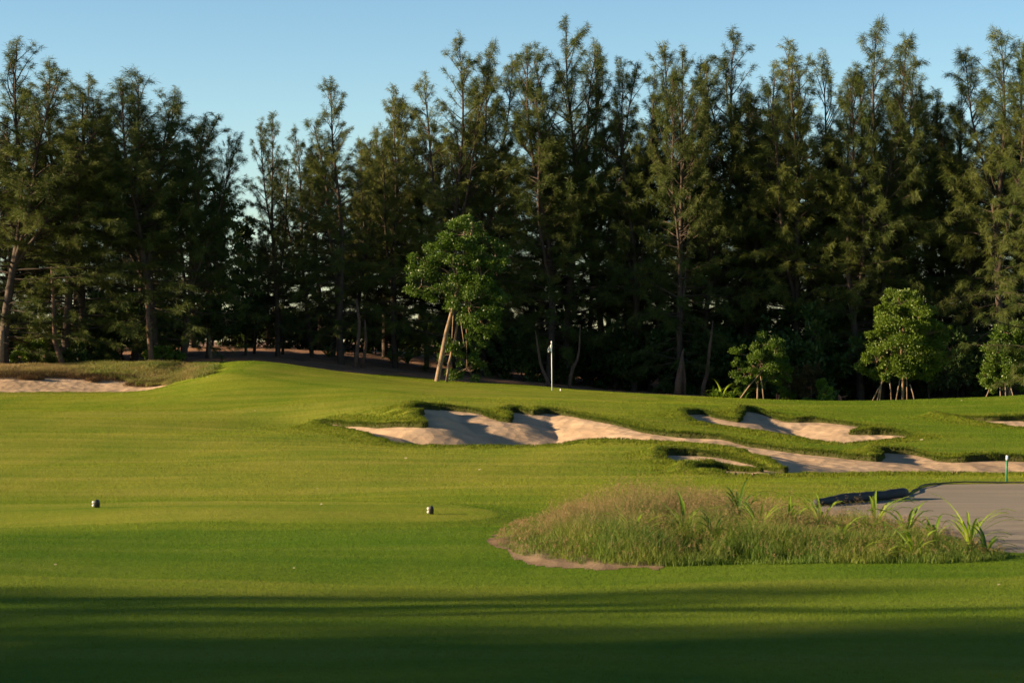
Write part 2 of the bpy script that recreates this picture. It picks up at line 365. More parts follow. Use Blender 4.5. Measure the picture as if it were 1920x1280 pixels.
def rimw(x, y, sd):
    '''how far turf swells into a thick lip: strong where sand lies in front or to the right of it'''
    w = np.zeros(x.shape); m = (sd > -1.0) & (sd < .2)
    if m.any():
        xx = x[m]; yy = y[m]; dx, dy = .16, -.36
        a = grid_lookup(sd_all, xx + dx, yy + dy); c = grid_lookup(sd_all, xx - dx, yy - dy)
        w[m] = np.clip((a - c) / .8 * 1.1 + .12, 0, 1)
    return w
def turf_z(x, y, z, sd):
    rw = rimw(x, y, sd)
    lump = .8 + .5 * vnoise(x * 1.1, y * 1.1, 61)
    rim = (.03 + .20 * rw * lump) * smoothstep((sd + .95) / .85)
    rim = rim * (1 - .55 * smoothstep((sd + .42) / .42))
    return z + rim - .42 * smoothstep((sd + .01) / .10)

def sand_depth(d, b, SX=None, SY=None):
    lip = (.05, .05, .05, .06)[b]; bowl = (.62, .46, .3, .10)[b]
    if b == 0:
        bowl = bowl * (1 - .6 * smoothstep((SX / SY * F + 960 - 1150) / 200))
        k = smoothstep((51.6 - SY) / 1.0) * smoothstep((1500 - (SX / SY * F + 960)) / 60)
        return lip * (1 - .8 * k) + bowl * (1 - .85 * k) * smoothstep(d / 2.8)
    return lip + bowl * smoothstep(d / 2.8)

rowsD = np.concatenate([np.arange(7.5, 24, .3), np.arange(24.1, 42.85, .12), np.arange(42.9, 72.5, .075), np.arange(72.6, 95, .15), np.arange(95.5, 125, .8), np.geomspace(126, 4000, 30)])
uc = np.arange(-.272, .2725, .00055)
us = np.concatenate([[-6, -3, -1.5, -1, -.8, -.65, -.55, -.48, -.43, -.39, -.36, -.34, -.32, -.30, -.285], uc, [.285, .30, .32, .34, .36, .40, .45, .55, .7, 1, 1.5, 3, 6]])
U, D = np.meshgrid(us, rowsD)
X = U * D; Y = D
# the smooth relief is evaluated on a thinned set of columns and interpolated
kc = np.unique(np.concatenate([np.arange(0, 16), np.arange(15, len(us) - 13, 6), np.arange(len(us) - 14, len(us))]))
uk = us[kc]; Dk = rowsD[:, None]; ucl = np.clip(uk, -.36, .40)[None]
Tk = tps(ucl * np.clip(Dk, 8, 150), np.clip(Dk, 8, 150) + 0 * ucl)
Tg = np.stack([np.interp(us, uk, Tk[i]) for i in range(len(rowsD))])
Z = Tg + swell(X, Y)
def grid_lookup(G, x, y):
    u = np.clip(x / y, us[0], us[-1]); yy = np.clip(y, rowsD[0], rowsD[-1])
    j = np.clip(np.searchsorted(us, u) - 1, 0, len(us) - 2); i = np.clip(np.searchsorted(rowsD, yy) - 1, 0, len(rowsD) - 2)
    a = (u - us[j]) / (us[j + 1] - us[j]); b = (yy - rowsD[i]) / (rowsD[i + 1] - rowsD[i])
    return (G[i, j] * (1 - a) + G[i, j + 1] * a) * (1 - b) + (G[i + 1, j] * (1 - a) + G[i + 1, j + 1] * a) * b
def ground_z(x, y):
    return grid_lookup(Tg, x, y) + swell(x, y)
SD = [sdf(b, X, Y) for b in BUNKERS]
sd_all = np.maximum.reduce(SD)
SG = sdf(GREY, X, Y, 3); SS = sdf(SOIL, X, Y, 3); ST = sdf(TEE, X, Y, 3); SGR = sdf(GREEN, X, Y, 5); SBED = sdf(BED, X, Y, 2)
# turf carries a thickness: its rim bends down into the sand
Zg = turf_z(X, Y, Z, sd_all)
Zg = Zg + .06 * smoothstep((ST + .6) / .8)                   # the tee stands a little proud
Zg = Zg - .06 * smoothstep((SG + .05) / .2) 
nr, nc = X.shape
vid = np.arange(nr * nc).reshape(nr, nc)
quads = np.stack([vid[:-1, :-1], vid[:-1, 1:], vid[1:, 1:], vid[1:, :-1]], -1)
def facemax(a): return np.maximum.reduce([a[:-1, :-1], a[:-1, 1:], a[1:, 1:], a[1:, :-1]])
def facemin(a): return np.minimum.reduce([a[:-1, :-1], a[:-1, 1:], a[1:, 1:], a[1:, :-1]])
# treeline where turf gives way to the litter of the wood
tl = np.interp((X / Y * F + 960).ravel(), [-3000, 0, 330, 420, 560, 860, 1200, 1500, 1700, 1920, 5000], [97.5, 97.5, 97.5, 98.5, 97.5, 98.5, 99, 98.5, 99, 97, 97]).reshape(X.shape)
tl = tl + (vnoise(X * .7, Y * .7, 5) - .5) * 1.2
SSC = sdf(SC, X, Y, 2)
isfloor = (facemin(Y - tl) > 0) | (facemin(SSC) > .1)
tone = np.full(X.shape, .5)
tone = np.where((Y > 36.6) & (Y < 76), .5 + .34 * smoothstep((Y - 36.6) / 2) * smoothstep((76 - Y) / 10) * (1 - smoothstep((X / Y * F + 960 - 1000) / 350)), tone); tone = np.where(ST > 0, .62, tone); tone = np.where((ST <= 0) & (ST > -.9), .28, tone)  # sunlit fairway band brightened in the colour; tee and its collar by cut
tone = np.where((Y < 31) & (ST < -.5), .06, tone); tone = np.where(Y < 24.5 + (vnoise(X * .1, Y * 0, 4) - .5) * .6, .22, tone)  # near turf dimmed in the colour, standing in for shade
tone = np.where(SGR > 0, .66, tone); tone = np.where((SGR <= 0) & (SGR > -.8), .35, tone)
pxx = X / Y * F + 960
tone = tone - .33 * smoothstep((pxx - 1150) / 500) * (Y > 45)  # turf tone lowered towards the right side
tone = tone - .12 * (vnoise(X / 9, Y / 5, 6) - .5)
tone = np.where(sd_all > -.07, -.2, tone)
roughw = np.clip(smoothstep((sd_all + 1.3) / 1.1), 0, 1) * (sd_all < -.07)
roughw = np.maximum(roughw, .5 * smoothstep((Y - 95) / 3))

def compact(mask, Zc, name, mt, attrs):
    q = quads[mask]; used = np.zeros(nr * nc, bool); used[q.ravel()] = True
    remap = np.cumsum(used) - 1
    V = np.stack([X.ravel()[used], Y.ravel()[used], Zc.ravel()[used]], 1)
    me = mesh_np(name, V, remap[q], mt, True, {k: v.ravel()[used] for k, v in attrs.items()})
    return link(name, me)
notsand = facemin(sd_all) < .14
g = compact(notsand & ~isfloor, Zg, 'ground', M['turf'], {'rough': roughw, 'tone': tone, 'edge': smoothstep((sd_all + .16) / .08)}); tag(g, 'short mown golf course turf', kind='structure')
fz = Z + (vnoise(X * 1.3, Y * 1.3, 11) - .5) * .12 * smoothstep((Y - tl) / 3)
fl = compact(isfloor, fz, 'forest_floor', M['floor'], {'rough': roughw}); tag(fl, 'brown leaf litter under the trees', kind='structure')
foot = (vnoise(X * 2.2, Y * 2.2, 21) - .5) * .05
for i, s in enumerate(SD):
    zz = Z - sand_depth(s, i, X, Y) + foot * smoothstep(s / .3) 
    o = compact(facemax(s) > -.09, zz, 'bunker_sand', M['sand'], {})
    tag(o, ['pale pink sand of the long winding bunker', 'sand of the upper bunker on the right', 'sand of the small bunker at the right edge', 'sand under the scrub bank on the left'][i], kind='structure')
# near ground behind and beside the camera, butted to the first row
bx = X[0]; bzv = Zg[0]
n = len(bx)
V = [(bx[i], Y[0, i], bzv[i]) for i in range(0, n)] + [(bx[i] if abs(bx[i]) > 3 else bx[i], -60, 0) for i in range(0, n)]
# widen far corners
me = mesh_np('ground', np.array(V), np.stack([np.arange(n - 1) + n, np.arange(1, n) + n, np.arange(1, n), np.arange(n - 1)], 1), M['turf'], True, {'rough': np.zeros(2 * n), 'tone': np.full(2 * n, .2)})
tag(link('ground', me), 'mown turf around the viewpoint', kind='structure')

def surf(x, y):
    x = np.atleast_1d(np.asarray(x, float)); y = np.atleast_1d(np.asarray(y, float))
    z = ground_z(x, y)
    st = sdf(TEE, x, y, 3)
    return z + .06 * smoothstep((st + .6) / .8)
def gpt(px, D, dz=0.):
    x = gp(px, D); return Vector((x, D, float(surf(x, D)[0]) + dz))

# grey sheet, a little above the hollow cut for it, and the soil strip
sel = facemax(SG) > 0
o = compact(sel, Z - .02, 'path', M['grey'], {}); tag(o, 'flat grey gravel surface edged with black cloth', kind='structure')
sel = facemax(SS) > 0
o = compact(sel, Zg + .004 + .03 * smoothstep(SS / .25) * (.4 + vnoise(X * 5, Y * 5, 3)), 'soil', M['soil'], {}); tag(o, 'bare sandy soil edging the tall grass', kind='structure')
# black cloth edge of the grey surface
t = Tubes(); pts = []
for i in range(len(GREY)):
    x, y = GREY[i]
    if y > 36.6 and x < 20: pts.append((x, y, float(surf(x, y)[0]) + .012 + .012 * math.sin(i * 1.7)))
pts = np.array(pts)
if len(pts) > 3:
    t.add(pts, .014, 5)
    tag(link('cloth_edging', t.mesh('cloth_edging', M['fabric_roll'])), 'thin black cloth edging along the back of the grey gravel surface', 'edging')

# ---------------------------------------------------------------- blades
def blades(px, py_, pz, h, w, lean, bend=.4, rs=None):
    """one bent blade (2 segments, tapering) for every root; returns V, F(tri)"""
    n = len(px); rs = rs or rng
    az = rs.uniform(0, 2 * np.pi, n); la = lean * rs.uniform(.2, 1, n)
    fx = rs.uniform(0, 2 * np.pi, n)
    sx = np.cos(fx) * w * .5; sy = np.sin(fx) * w * .5
    d1x = np.cos(az) * la * h * .4; d1y = np.sin(az) * la * h * .4
    d2x = np.cos(az) * la * h * (1 + bend); d2y = np.sin(az) * la * h * (1 + bend)
    V = np.empty((n, 5, 3))
    V[:, 0] = np.stack([px - sx, py_ - sy, pz - .01], 1); V[:, 1] = np.stack([px + sx, py_ + sy, pz - .01], 1)
    V[:, 2] = np.stack([px + d1x - sx * .8, py_ + d1y - sy * .8, pz + h * .55], 1); V[:, 3] = np.stack([px + d1x + sx * .8, py_ + d1y + sy * .8, pz + h * .55], 1)
    V[:, 4] = np.stack([px + d2x, py_ + d2y, pz + h * (1 - .25 * la)], 1)
    b = (np.arange(n) * 5)[:, None]
    Fc = np.concatenate([b + [0, 1, 3], b + [0, 3, 2], b + [2, 3, 4]])
    return V.reshape(-1, 3), Fc

# rough grass hanging over the bunker rims
rx = []; ry = []; rh = []
for bi, P in enumerate(BUNKERS[:3]):
    A = P; Bq = np.roll(P, -1, 0); ln = np.linalg.norm(Bq - A, axis=1)
    e = Bq - A; nrm = np.stack([e[:, 1], -e[:, 0]], 1) / (ln[:, None] + 1e-9)
    area = .5 * np.sum(A[:, 0] * Bq[:, 1] - Bq[:, 0] * A[:, 1])
    if area < 0: nrm = -nrm
    vis = (np.abs(A[:, 0] / A[:, 1]) < .27)
    for dens, lo, hi in ((420, -.06, .12), (420, .1, 1.0), (110, 1.0, 2.0)):
        cnt = (ln * dens * vis).astype(int)
        idx = np.repeat(np.arange(len(P)), cnt); tt = rng.uniform(0, 1, len(idx)); off = rng.uniform(lo, hi, len(idx))
        q = A[idx] + e[idx] * tt[:, None] + nrm[idx] * off[:, None]
        rx.append(q[:, 0]); ry.append(q[:, 1]); rh.append(np.where(off < .1, 1.15, np.where(off < 1, 1, .7)))
rx = np.concatenate(rx); ry = np.concatenate(ry); rh = np.concatenate(rh)
sdq = grid_lookup(sd_all, rx, ry)
tuft = vnoise(rx * 4, ry * 4, 31)
keep = (sdq < .05); rx, ry, rh, sdq, tuft = rx[keep], ry[keep], rh[keep], sdq[keep], tuft[keep]
rz = turf_z(rx, ry, ground_z(rx, ry), sdq)
V, Fc = blades(rx, ry, rz, rh * (.035 + .06 * tuft) * rng.uniform(.6, 1.2, len(rx)), .013, .9)
me = mesh_np('rough_grass', V, Fc, M['blade'], False, {'rough': np.repeat(np.where(sdq > -.12, .2, .9), 5), 'tone': np.repeat(np.where(sdq > -.12, .1, .40), 5), 'edge': np.repeat(np.where(sdq > -.10, .5, 0.), 5)})
tag(link('rough_grass', me), 'shaggy grass fringe round the bunker rims', 'grass', kind='stuff')

# mown turf as real blades: fine and dense near the viewpoint, coarser and sparser with distance
Pd = np.linspace(15, 99, 400); dens = 1500 * (16 / Pd) ** 1.35; wgt = dens * .56 * Pd
cdf = np.concatenate([[0], np.cumsum((wgt[1:] + wgt[:-1]) / 2 * np.diff(Pd))]); nb = int(cdf[-1])
by = np.interp(rng.random(nb) * cdf[-1], cdf, Pd); bx_ = rng.uniform(-.275, .285, nb) * by
sdb, sg, so_, sbd, sst, ssc, sgr = [grid_lookup(G, bx_, by) for G in (sd_all, SG, SS, SBED, ST, SSC, SGR)]
kp = (sdb < -.02) & (sg < -.03) & (so_ < 0) & (sbd < .1) & (ssc < 0) & (by < 97.5)
bx_, by, sdb, sst, sgr = bx_[kp], by[kp], sdb[kp], sst[kp], sgr[kp]; nb = len(bx_)
bz = grid_lookup(Zg, bx_, by)
wd = .0055 * (by / 16) ** .75 * rng.uniform(.7, 1.3, nb); ht = .017 * (by / 16) ** .35 * rng.uniform(.5, 1.25, nb)
short = np.where((sst > 0) | (sgr > 0), .5, 1.0); ht *= short
az = rng.uniform(0, 6.28, nb); fx = rng.uniform(0, 6.28, nb); ln = rng.uniform(.1, .8, nb) * ht
V = np.stack([np.stack([bx_ - np.cos(fx) * wd / 2, by - np.sin(fx) * wd / 2, bz - .004], 1), np.stack([bx_ + np.cos(fx) * wd / 2, by + np.sin(fx) * wd / 2, bz - .004], 1), np.stack([bx_ + np.cos(az) * ln, by + np.sin(az) * ln, bz + ht], 1)], 1).reshape(-1, 3)
def tone_at(x, y, st, sgr_):  # blades repeat the cut lengths and the painted sun and dimness
    t = np.full(x.shape, .5); px_ = x / y * F + 960
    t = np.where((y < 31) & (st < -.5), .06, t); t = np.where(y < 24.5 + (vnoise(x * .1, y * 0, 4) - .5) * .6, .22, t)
    t = np.where((y > 36.6) & (y < 76), .5 + .34 * smoothstep((y - 36.6) / 2) * smoothstep((76 - y) / 10) * (1 - smoothstep((px_ - 1000) / 350)), t); t = np.where(st > 0, .62, t); t = np.where((st <= 0) & (st > -.9), .28, t)
    t = np.where(sgr_ > 0, .66, t); t = np.where((sgr_ <= 0) & (sgr_ > -.8), .35, t)
    t = t - .33 * smoothstep((px_ - 1150) / 500) * (y > 45)
    return np.clip(t - .12 * (vnoise(x / 9, y / 5, 6) - .5), 0, 1)
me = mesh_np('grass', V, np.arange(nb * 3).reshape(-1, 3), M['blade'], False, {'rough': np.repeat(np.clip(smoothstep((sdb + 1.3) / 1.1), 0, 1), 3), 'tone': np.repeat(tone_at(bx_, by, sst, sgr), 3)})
tag(link('grass', me), 'short mown grass blades of the fairway, tee and green', 'grass', kind='stuff')

# tall seeding grass bed
def fill_poly(P, n, rs=rng):
    mn = P.min(0); mx = P.max(0); out = []
    tot = 0
    while tot < n:
        q = rs.uniform(mn, mx, (n * 2, 2)); q = q[sdf(P, q[:, 0], q[:, 1], 1) > 0]; out.append(q); tot += len(q)
    return np.concatenate(out)[:n]
def tall_material():
    m, N, L, P = mat('tall_grass')
    g = N.new('ShaderNodeNewGeometry'); a = N.new('ShaderNodeAttribute'); a.attribute_name = 'tip'
    n1 = noise(N, L, 1.1, 3, .6, g.outputs['Position']); n2 = noise(N, L, 22, 3, .7, g.outputs['Position'])
    gr = ramp(N, L, n1.outputs['Fac'], [(.35, (.075, .15, .010)), (.65, (.17, .215, .022))]).outputs['Color']
    br = ramp(N, L, n1.outputs['Fac'], [(.35, (.26, .18, .07)), (.65, (.34, .21, .11))]).outputs['Color']
    c = mix(N, L, a.outputs['Fac'], gr, br)
    c = mix(N, L, 1.0, c, ramp(N, L, n2.outputs['Fac'], [(.3, (.7, .7, .7)), (.7, (1.3, 1.3, 1.3))]).outputs['Color'], 'MULTIPLY')
    L.new(c, P.inputs['Base Color']); P.inputs['Roughness'].default_value = .7
    tr = N.new('ShaderNodeBsdfTranslucent'); L.new(c, tr.inputs['Color'])
    ms = N.new('ShaderNodeMixShader'); ms.inputs[0].default_value = .4
    L.new(P.outputs[0], ms.inputs[1]); L.new(tr.outputs[0], ms.inputs[2]); L.new(ms.outputs[0], N['Material Output'].inputs['Surface'])
    return m
M['tall'] = tall_material()
q = fill_poly(BED, 80000)
sb = sdf(BED, q[:, 0], q[:, 1], 3)
pxq = q[:, 0] / q[:, 1] * F + 960
hh = np.interp(pxq, [930, 1000, 1100, 1180, 1400, 1600, 1800, 1900], [.16, .34, .50, .56, .42, .34, .32, .26])
hh = hh * np.clip(.25 + sb / 1.5, 0, 1) * (.55 + .6 * vnoise(q[:, 0] * 1.6, q[:, 1] * 1.6, 41)) * rng.uniform(.45, 1.15, len(q))
z = surf(q[:, 0], q[:, 1])
kq = (vnoise(q[:, 0] * 3.1, q[:, 1] * 2.2, 47) > .34) | (rng.random(len(q)) < .3)
q, z, hh, pxq = q[kq], z[kq], hh[kq] * (.8 + .4 * vnoise(q[kq, 0] * 3.1, q[kq, 1] * 2.2, 47)), pxq[kq]
V, Fc = blades(q[:, 0], q[:, 1], z, hh, .0075, .5, .6)
gap = vnoise(q[:, 0] * 3.1, q[:, 1] * 2.2, 47); back = np.clip((q[:, 1] - 26.8) / 3.0, 0, 1.25)
br = np.clip(back * np.interp(pxq, [930, 1050, 1200, 1350, 1700, 1900], [.2, .52, .38, .16, .10, .07]) * (.4 + 1.1 * vnoise(q[:, 0] * 2, q[:, 1] * 2, 43)) + rng.uniform(-.15, .15, len(q)), 0, 1)
tip = np.stack([br * .1, br * .1, br * .8, br * .8, br * 1.4], 1).clip(0, 1)
Vs = [V]; Fs = [Fc]; tips = [tip.ravel()]; nv = len(V)
# fine stalks with feathery seed heads
k = rng.random(len(q)) < .05 + .10 * back * np.interp(pxq, [1000, 1300, 1600], [1, .8, .4]); qs = q[k]; hs = hh[k] * 1.25 + .05; zs = z[k]; ns = len(qs); az = rng.uniform(0, 6.28, ns); ln = rng.uniform(0, .35, ns)
top = np.stack([qs[:, 0] + np.cos(az) * ln * hs + .05 * hs, qs[:, 1] + np.sin(az) * ln * hs, zs + hs], 1)
bot = np.stack([qs[:, 0], qs[:, 1], zs], 1)
Vst = np.stack([bot - [.0015, 0, 0], bot + [.0015, 0, 0], top], 1).reshape(-1, 3)
Vs.append(Vst); Fs.append(np.arange(ns * 3).reshape(-1, 3) + nv); tips.append(np.tile([.2, .2, .8], ns)); nv += ns * 3
for j in range(9):
    p = top - (top - bot) * rng.uniform(0, .22, ns)[:, None]; d = rng.normal(0, 1, (ns, 3)); d[:, 2] = np.abs(d[:, 2]) * .8 + .2; d /= np.linalg.norm(d, axis=1)[:, None]
    L_ = rng.uniform(.015, .045, ns)[:, None]; s = np.cross(d, rng.normal(0, 1, (ns, 3))); s /= np.linalg.norm(s, axis=1)[:, None]
    Vh = np.stack([p, p + d * L_ * .6 + s * .0035, p + d * L_], 1).reshape(-1, 3)
    Vs.append(Vh); Fs.append(np.arange(ns * 3).reshape(-1, 3) + nv); tips.append(np.full(ns * 3, 1.0)); nv += ns * 3
me = mesh_np('tall_grass', np.concatenate(Vs), np.concatenate(Fs), M['tall'], False, {'tip': np.concatenate(tips)})
tag(link('tall_grass', me), 'tall seeding grass, brown and pink at the tips, green below', 'grass', kind='stuff')

# scrub grass on top of the left bank
sx_, sy_, sh_, sbz = [], [], [], []
q = fill_poly(SC, 70000); pxq = q[:, 0] / q[:, 1] * F + 960
hh = (.07 + .24 * vnoise(q[:, 0] * .9, q[:, 1] * .9, 51)) * rng.uniform(.5, 1.2, len(q))
z = ground_z(q[:, 0], q[:, 1])
V, Fc = blades(q[:, 0], q[:, 1], z, hh, .018, .7, .5)
dryness = np.clip(np.interp(pxq, [0, 120, 200, 300, 350, 400], [1.0, .8, .35, .45, .7, .3]) + .5 * (vnoise(q[:, 0] * .8, q[:, 1] * 2, 52) - .5), 0, 1)
me = mesh_np('scrub_grass', V, Fc, M['tall'], False, {'tip': np.repeat(dryness, 5) * .8})
tag(link('scrub_grass', me), 'dry scrubby grass on the bank above the left bunker', 'grass', kind='stuff')
# wispy dry tufts growing in the sand at right: each clump a plant
def sand_plant(px, D, wd, n, h, dry, label, depth=.45, mt='tall'):
    x0, y0 = gp(px, D), D
    th = rng.uniform(0, 6.28, n); r = np.sqrt(rng.random(n)) * wd
    qx = x0 + np.cos(th) * r; qy = y0 + np.sin(th) * r * .5
    z = ground_z(qx, qy) - depth
    V, Fc = blades(qx, qy, z, h * rng.uniform(.4, 1.1, n) * (1 - .5 * r / wd), .008, .8, .6)
    me = mesh_np('sand_plant', V - np.array([x0, y0, 0]), Fc, M[mt], False, {'tip': np.repeat(np.clip(rng.normal(dry, .2, n), 0, 1), 5)})
    o = link('sand_plant', me); o.location = (x0, y0, 0)
    tag(o, label, 'plant', 'dry scrub plants growing in the sand')
sand_plant(1742, 45.6, .35, 700, .30, .75, 'smallest straw coloured tuft in the bunker sand, left of the other dry clumps')
sand_plant(1828, 46.2, .75, 2600, .32, .55, 'wide low olive and brown scrub clump in the bunker sand left of the green stake')
sand_plant(1866, 45.4, .4, 1100, .18, .6, 'low dark dry clump at the bunker edge just left of the green stake')
sand_plant(1912, 47, .55, 1600, .40, .45, 'dry scrub clump in the bunker sand at the right edge of the photo')
# dark brown dry clumps that hang over the left bunker face
for px, D, wd, lb in [(20, 91.8, 1.1, 'brown dry scrub clump over the left bunker at the photo edge'), (48, 91.2, .35, 'small brown weed on the sand face below the far left scrub'), (68, 91.2, .3, 'tiny round dark weed on the left bunker sand'),
    (150, 92.2, .8, 'brown scrub clump hanging over the middle of the left bunker'), (175, 91.5, .3, 'tiny weed low on the middle of the left bunker sand'), (262, 90.9, .6, 'dark brown scrub clump at the right end of the left bunker'), (85, 92.2, 1.0, 'flat brown scrub clump along the lip between the two left weeds'), (205, 92.2, 1.0, 'brown scrub clump hanging over the lip right of the bunker middle'), (300, 90.5, .9, 'wide brown scrub clump near the green grass bank right of the left bunker'), (345, 89.6, .8, 'yellowish tufted clump where the left bunker meets the green mound')]:
    sand_plant(px, D, wd * 1.25, int(1900 * wd), .24 + .2 * wd, .9 if px < 340 else .5, lb, .04, 'dry_dark' if px < 340 else 'tall')

# strap leaved plants
def strap_mesh(nl, L0, w0, up, rs):
    V = []; Fc = []; n0 = 0
    for i in range(nl):
        az = rs.uniform(0, 6.28); Ls = L0 * rs.uniform(.65, 1.1); e0 = R(rs.uniform(*up)); sg = 7
        pts = [np.zeros(3)]; e = e0
        for j in range(sg):
            pts.append(pts[-1] + Ls / sg * np.array([math.cos(az) * math.cos(e), math.sin(az) * math.cos(e), math.sin(e)])); e -= R(rs.uniform(10, 26)) * (j / sg + .35)
        pts = np.array(pts); side = np.array([-math.sin(az), math.cos(az), 0])
        wv = w0 * np.sin(np.linspace(.35, math.pi * .98, sg + 1)) ** .7
        a = pts + side * wv[:, None] * .5 + [0, 0, .006]; b = pts - side * wv[:, None] * .5 + [0, 0, .006]
        V.append(np.stack([a, pts, b], 1).reshape(-1, 3))
        for j in range(sg):
            for q_ in (0, 1): Fc.append([n0 + 3 * j + q_, n0 + 3 * j + q_ + 1, n0 + 3 * j + 4 + q_, n0 + 3 * j + 3 + q_])
        n0 += 3 * (sg + 1)
    return np.concatenate(V), np.array(Fc)
def strap_plant(px, D, L0, nl, label, m='strap', up=(35, 88), lift=0.0, w=.042, group='strap leaved plants among the tall grass', seed=0):
    rs = np.random.default_rng(int(px) + seed); V, Fc = strap_mesh(nl, L0 * (1.42 if px < 1900 and D < 35 else 1), w, up, rs); lift = 0 if D < 35 else lift
    p = gpt(px, D); o = link('strap_leaf_plant', mesh_np('strap_leaf_plant', V, Fc, M[m], True)); o.location = (p.x, p.y, p.z + lift)
    tag(o, label, 'plant', group)
for a in [(1385, 30.2, .62, 22, 'dark green upright strap leaved plant standing tallest at the back of the tall grass', 'strap_dark', (50, 88), .28),
    (1425, 28.6, .62, 20, 'bright yellow green strap leaved plant with arching leaves in the middle of the bed', 'strap', (35, 85), .15),
    (1283, 28.4, .62, 20, 'pale green strap leaved plant nearest the pinkish seed heads', 'strap', (40, 88), .12),
    (1340, 27.2, .52, 20, 'low dark strap leaved plant below the tallest one', 'strap_dark', (30, 80), .02),
    (1480, 28.8, .5, 14, 'thin leaved green plant just left of the end of the black roll', 'strap', (45, 88), .1),
    (1540, 29.6, .5, 16, 'yellow green strap leaved plant in front of the left end of the black roll', 'strap', (40, 88), .12),
    (1575, 28.0, .42, 16, 'low arching strap leaved plant below the middle of the black roll', 'strap', (30, 80), .02),
    (1640, 29.4, .58, 20, 'bright upright strap leaved plant in front of the right half of the black roll', 'strap', (45, 88), .12),
    (1700, 28.4, .5, 18, 'green strap leaved plant against the left side of the grey gravel', 'strap', (40, 88), .05),
    (1660, 27.0, .4, 16, 'dark low strap leaved plant under the upright bright one', 'strap_dark', (30, 80), .0),
    (1712, 26.2, .52, 16, 'arching pale strap leaved plant at the front edge of the bed', 'strap', (20, 70), .02),
    (1752, 27.4, .42, 16, 'mid green strap leaved plant between the arching front one and the right end clump', 'strap', (40, 85), .0),
    (1818, 26.8, .66, 16, 'tall spiky strap leaved plant near the right end of the bed', 'strap', (50, 88), .0),
    (1850, 26.2, .36, 18, 'dark low strap leaved plant closing the right end of the bed', 'strap_dark', (35, 85), .0),
    (1190, 27.6, .5, 16, 'small green strap leaved plant half hidden under the brown seed heads', 'strap', (40, 85), .02)]:
    strap_plant(*a)
for i, (px, L0) in enumerate([(1338, 1.3), (1352, 1.7), (1372, 1.4), (1392, 1.6)]):
    strap_plant(px, 98.6 + .3 * i, L0 * .8, 14, ['leftmost strap leaved clump at the wood edge left of the leaning stake', 'tallest strap leaved clump at the wood edge left of the leaning stake', 'strap leaved clump behind the foot of the leaning stake', 'strap leaved clump under the left side of the staked tree'][i], 'strap', (45, 88), -.1, .09, 'strap leaved clumps at the wood edge')
for i, (px, L0, D_) in enumerate([(615, 1.4, 112), (640, 1.2, 114), (735, 1.2, 116), (765, 1.3, 117)]):
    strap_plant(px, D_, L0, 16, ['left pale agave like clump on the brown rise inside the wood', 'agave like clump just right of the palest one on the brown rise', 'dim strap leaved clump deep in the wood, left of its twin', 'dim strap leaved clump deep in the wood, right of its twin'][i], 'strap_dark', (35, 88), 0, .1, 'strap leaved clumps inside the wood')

# ---------------------------------------------------------------- trees
def needles(P, Dd, n_each, length, width, spread, droop, rs):
    """fan of fine drooping needles at each point P along direction Dd"""
    P = np.repeat(P, n_each, 0); Dd = np.repeat(Dd, n_each, 0); n = len(P)
    d = Dd + rs.normal(0, spread, (n, 3)); d[:, 2] -= droop * rs.uniform(.2, 1, n)
    d /= np.linalg.norm(d, axis=1)[:, None]
    L_ = length * rs.uniform(.5, 1.2, n)[:, None]
    s = np.cross(d, rs.normal(0, 1, (n, 3))); s /= np.linalg.norm(s, axis=1)[:, None]
    b = P + rs.normal(0, .04, (n, 3))
    V = np.stack([b - s * width * .35, b + s * width * .35, b + d * L_ * .6 + s * width * .5 + [0, 0, -.02], b + d * L_ + [0, 0, -.05 * 1]], 1)
    return V.reshape(-1, 3), np.arange(n * 4).reshape(-1, 4)

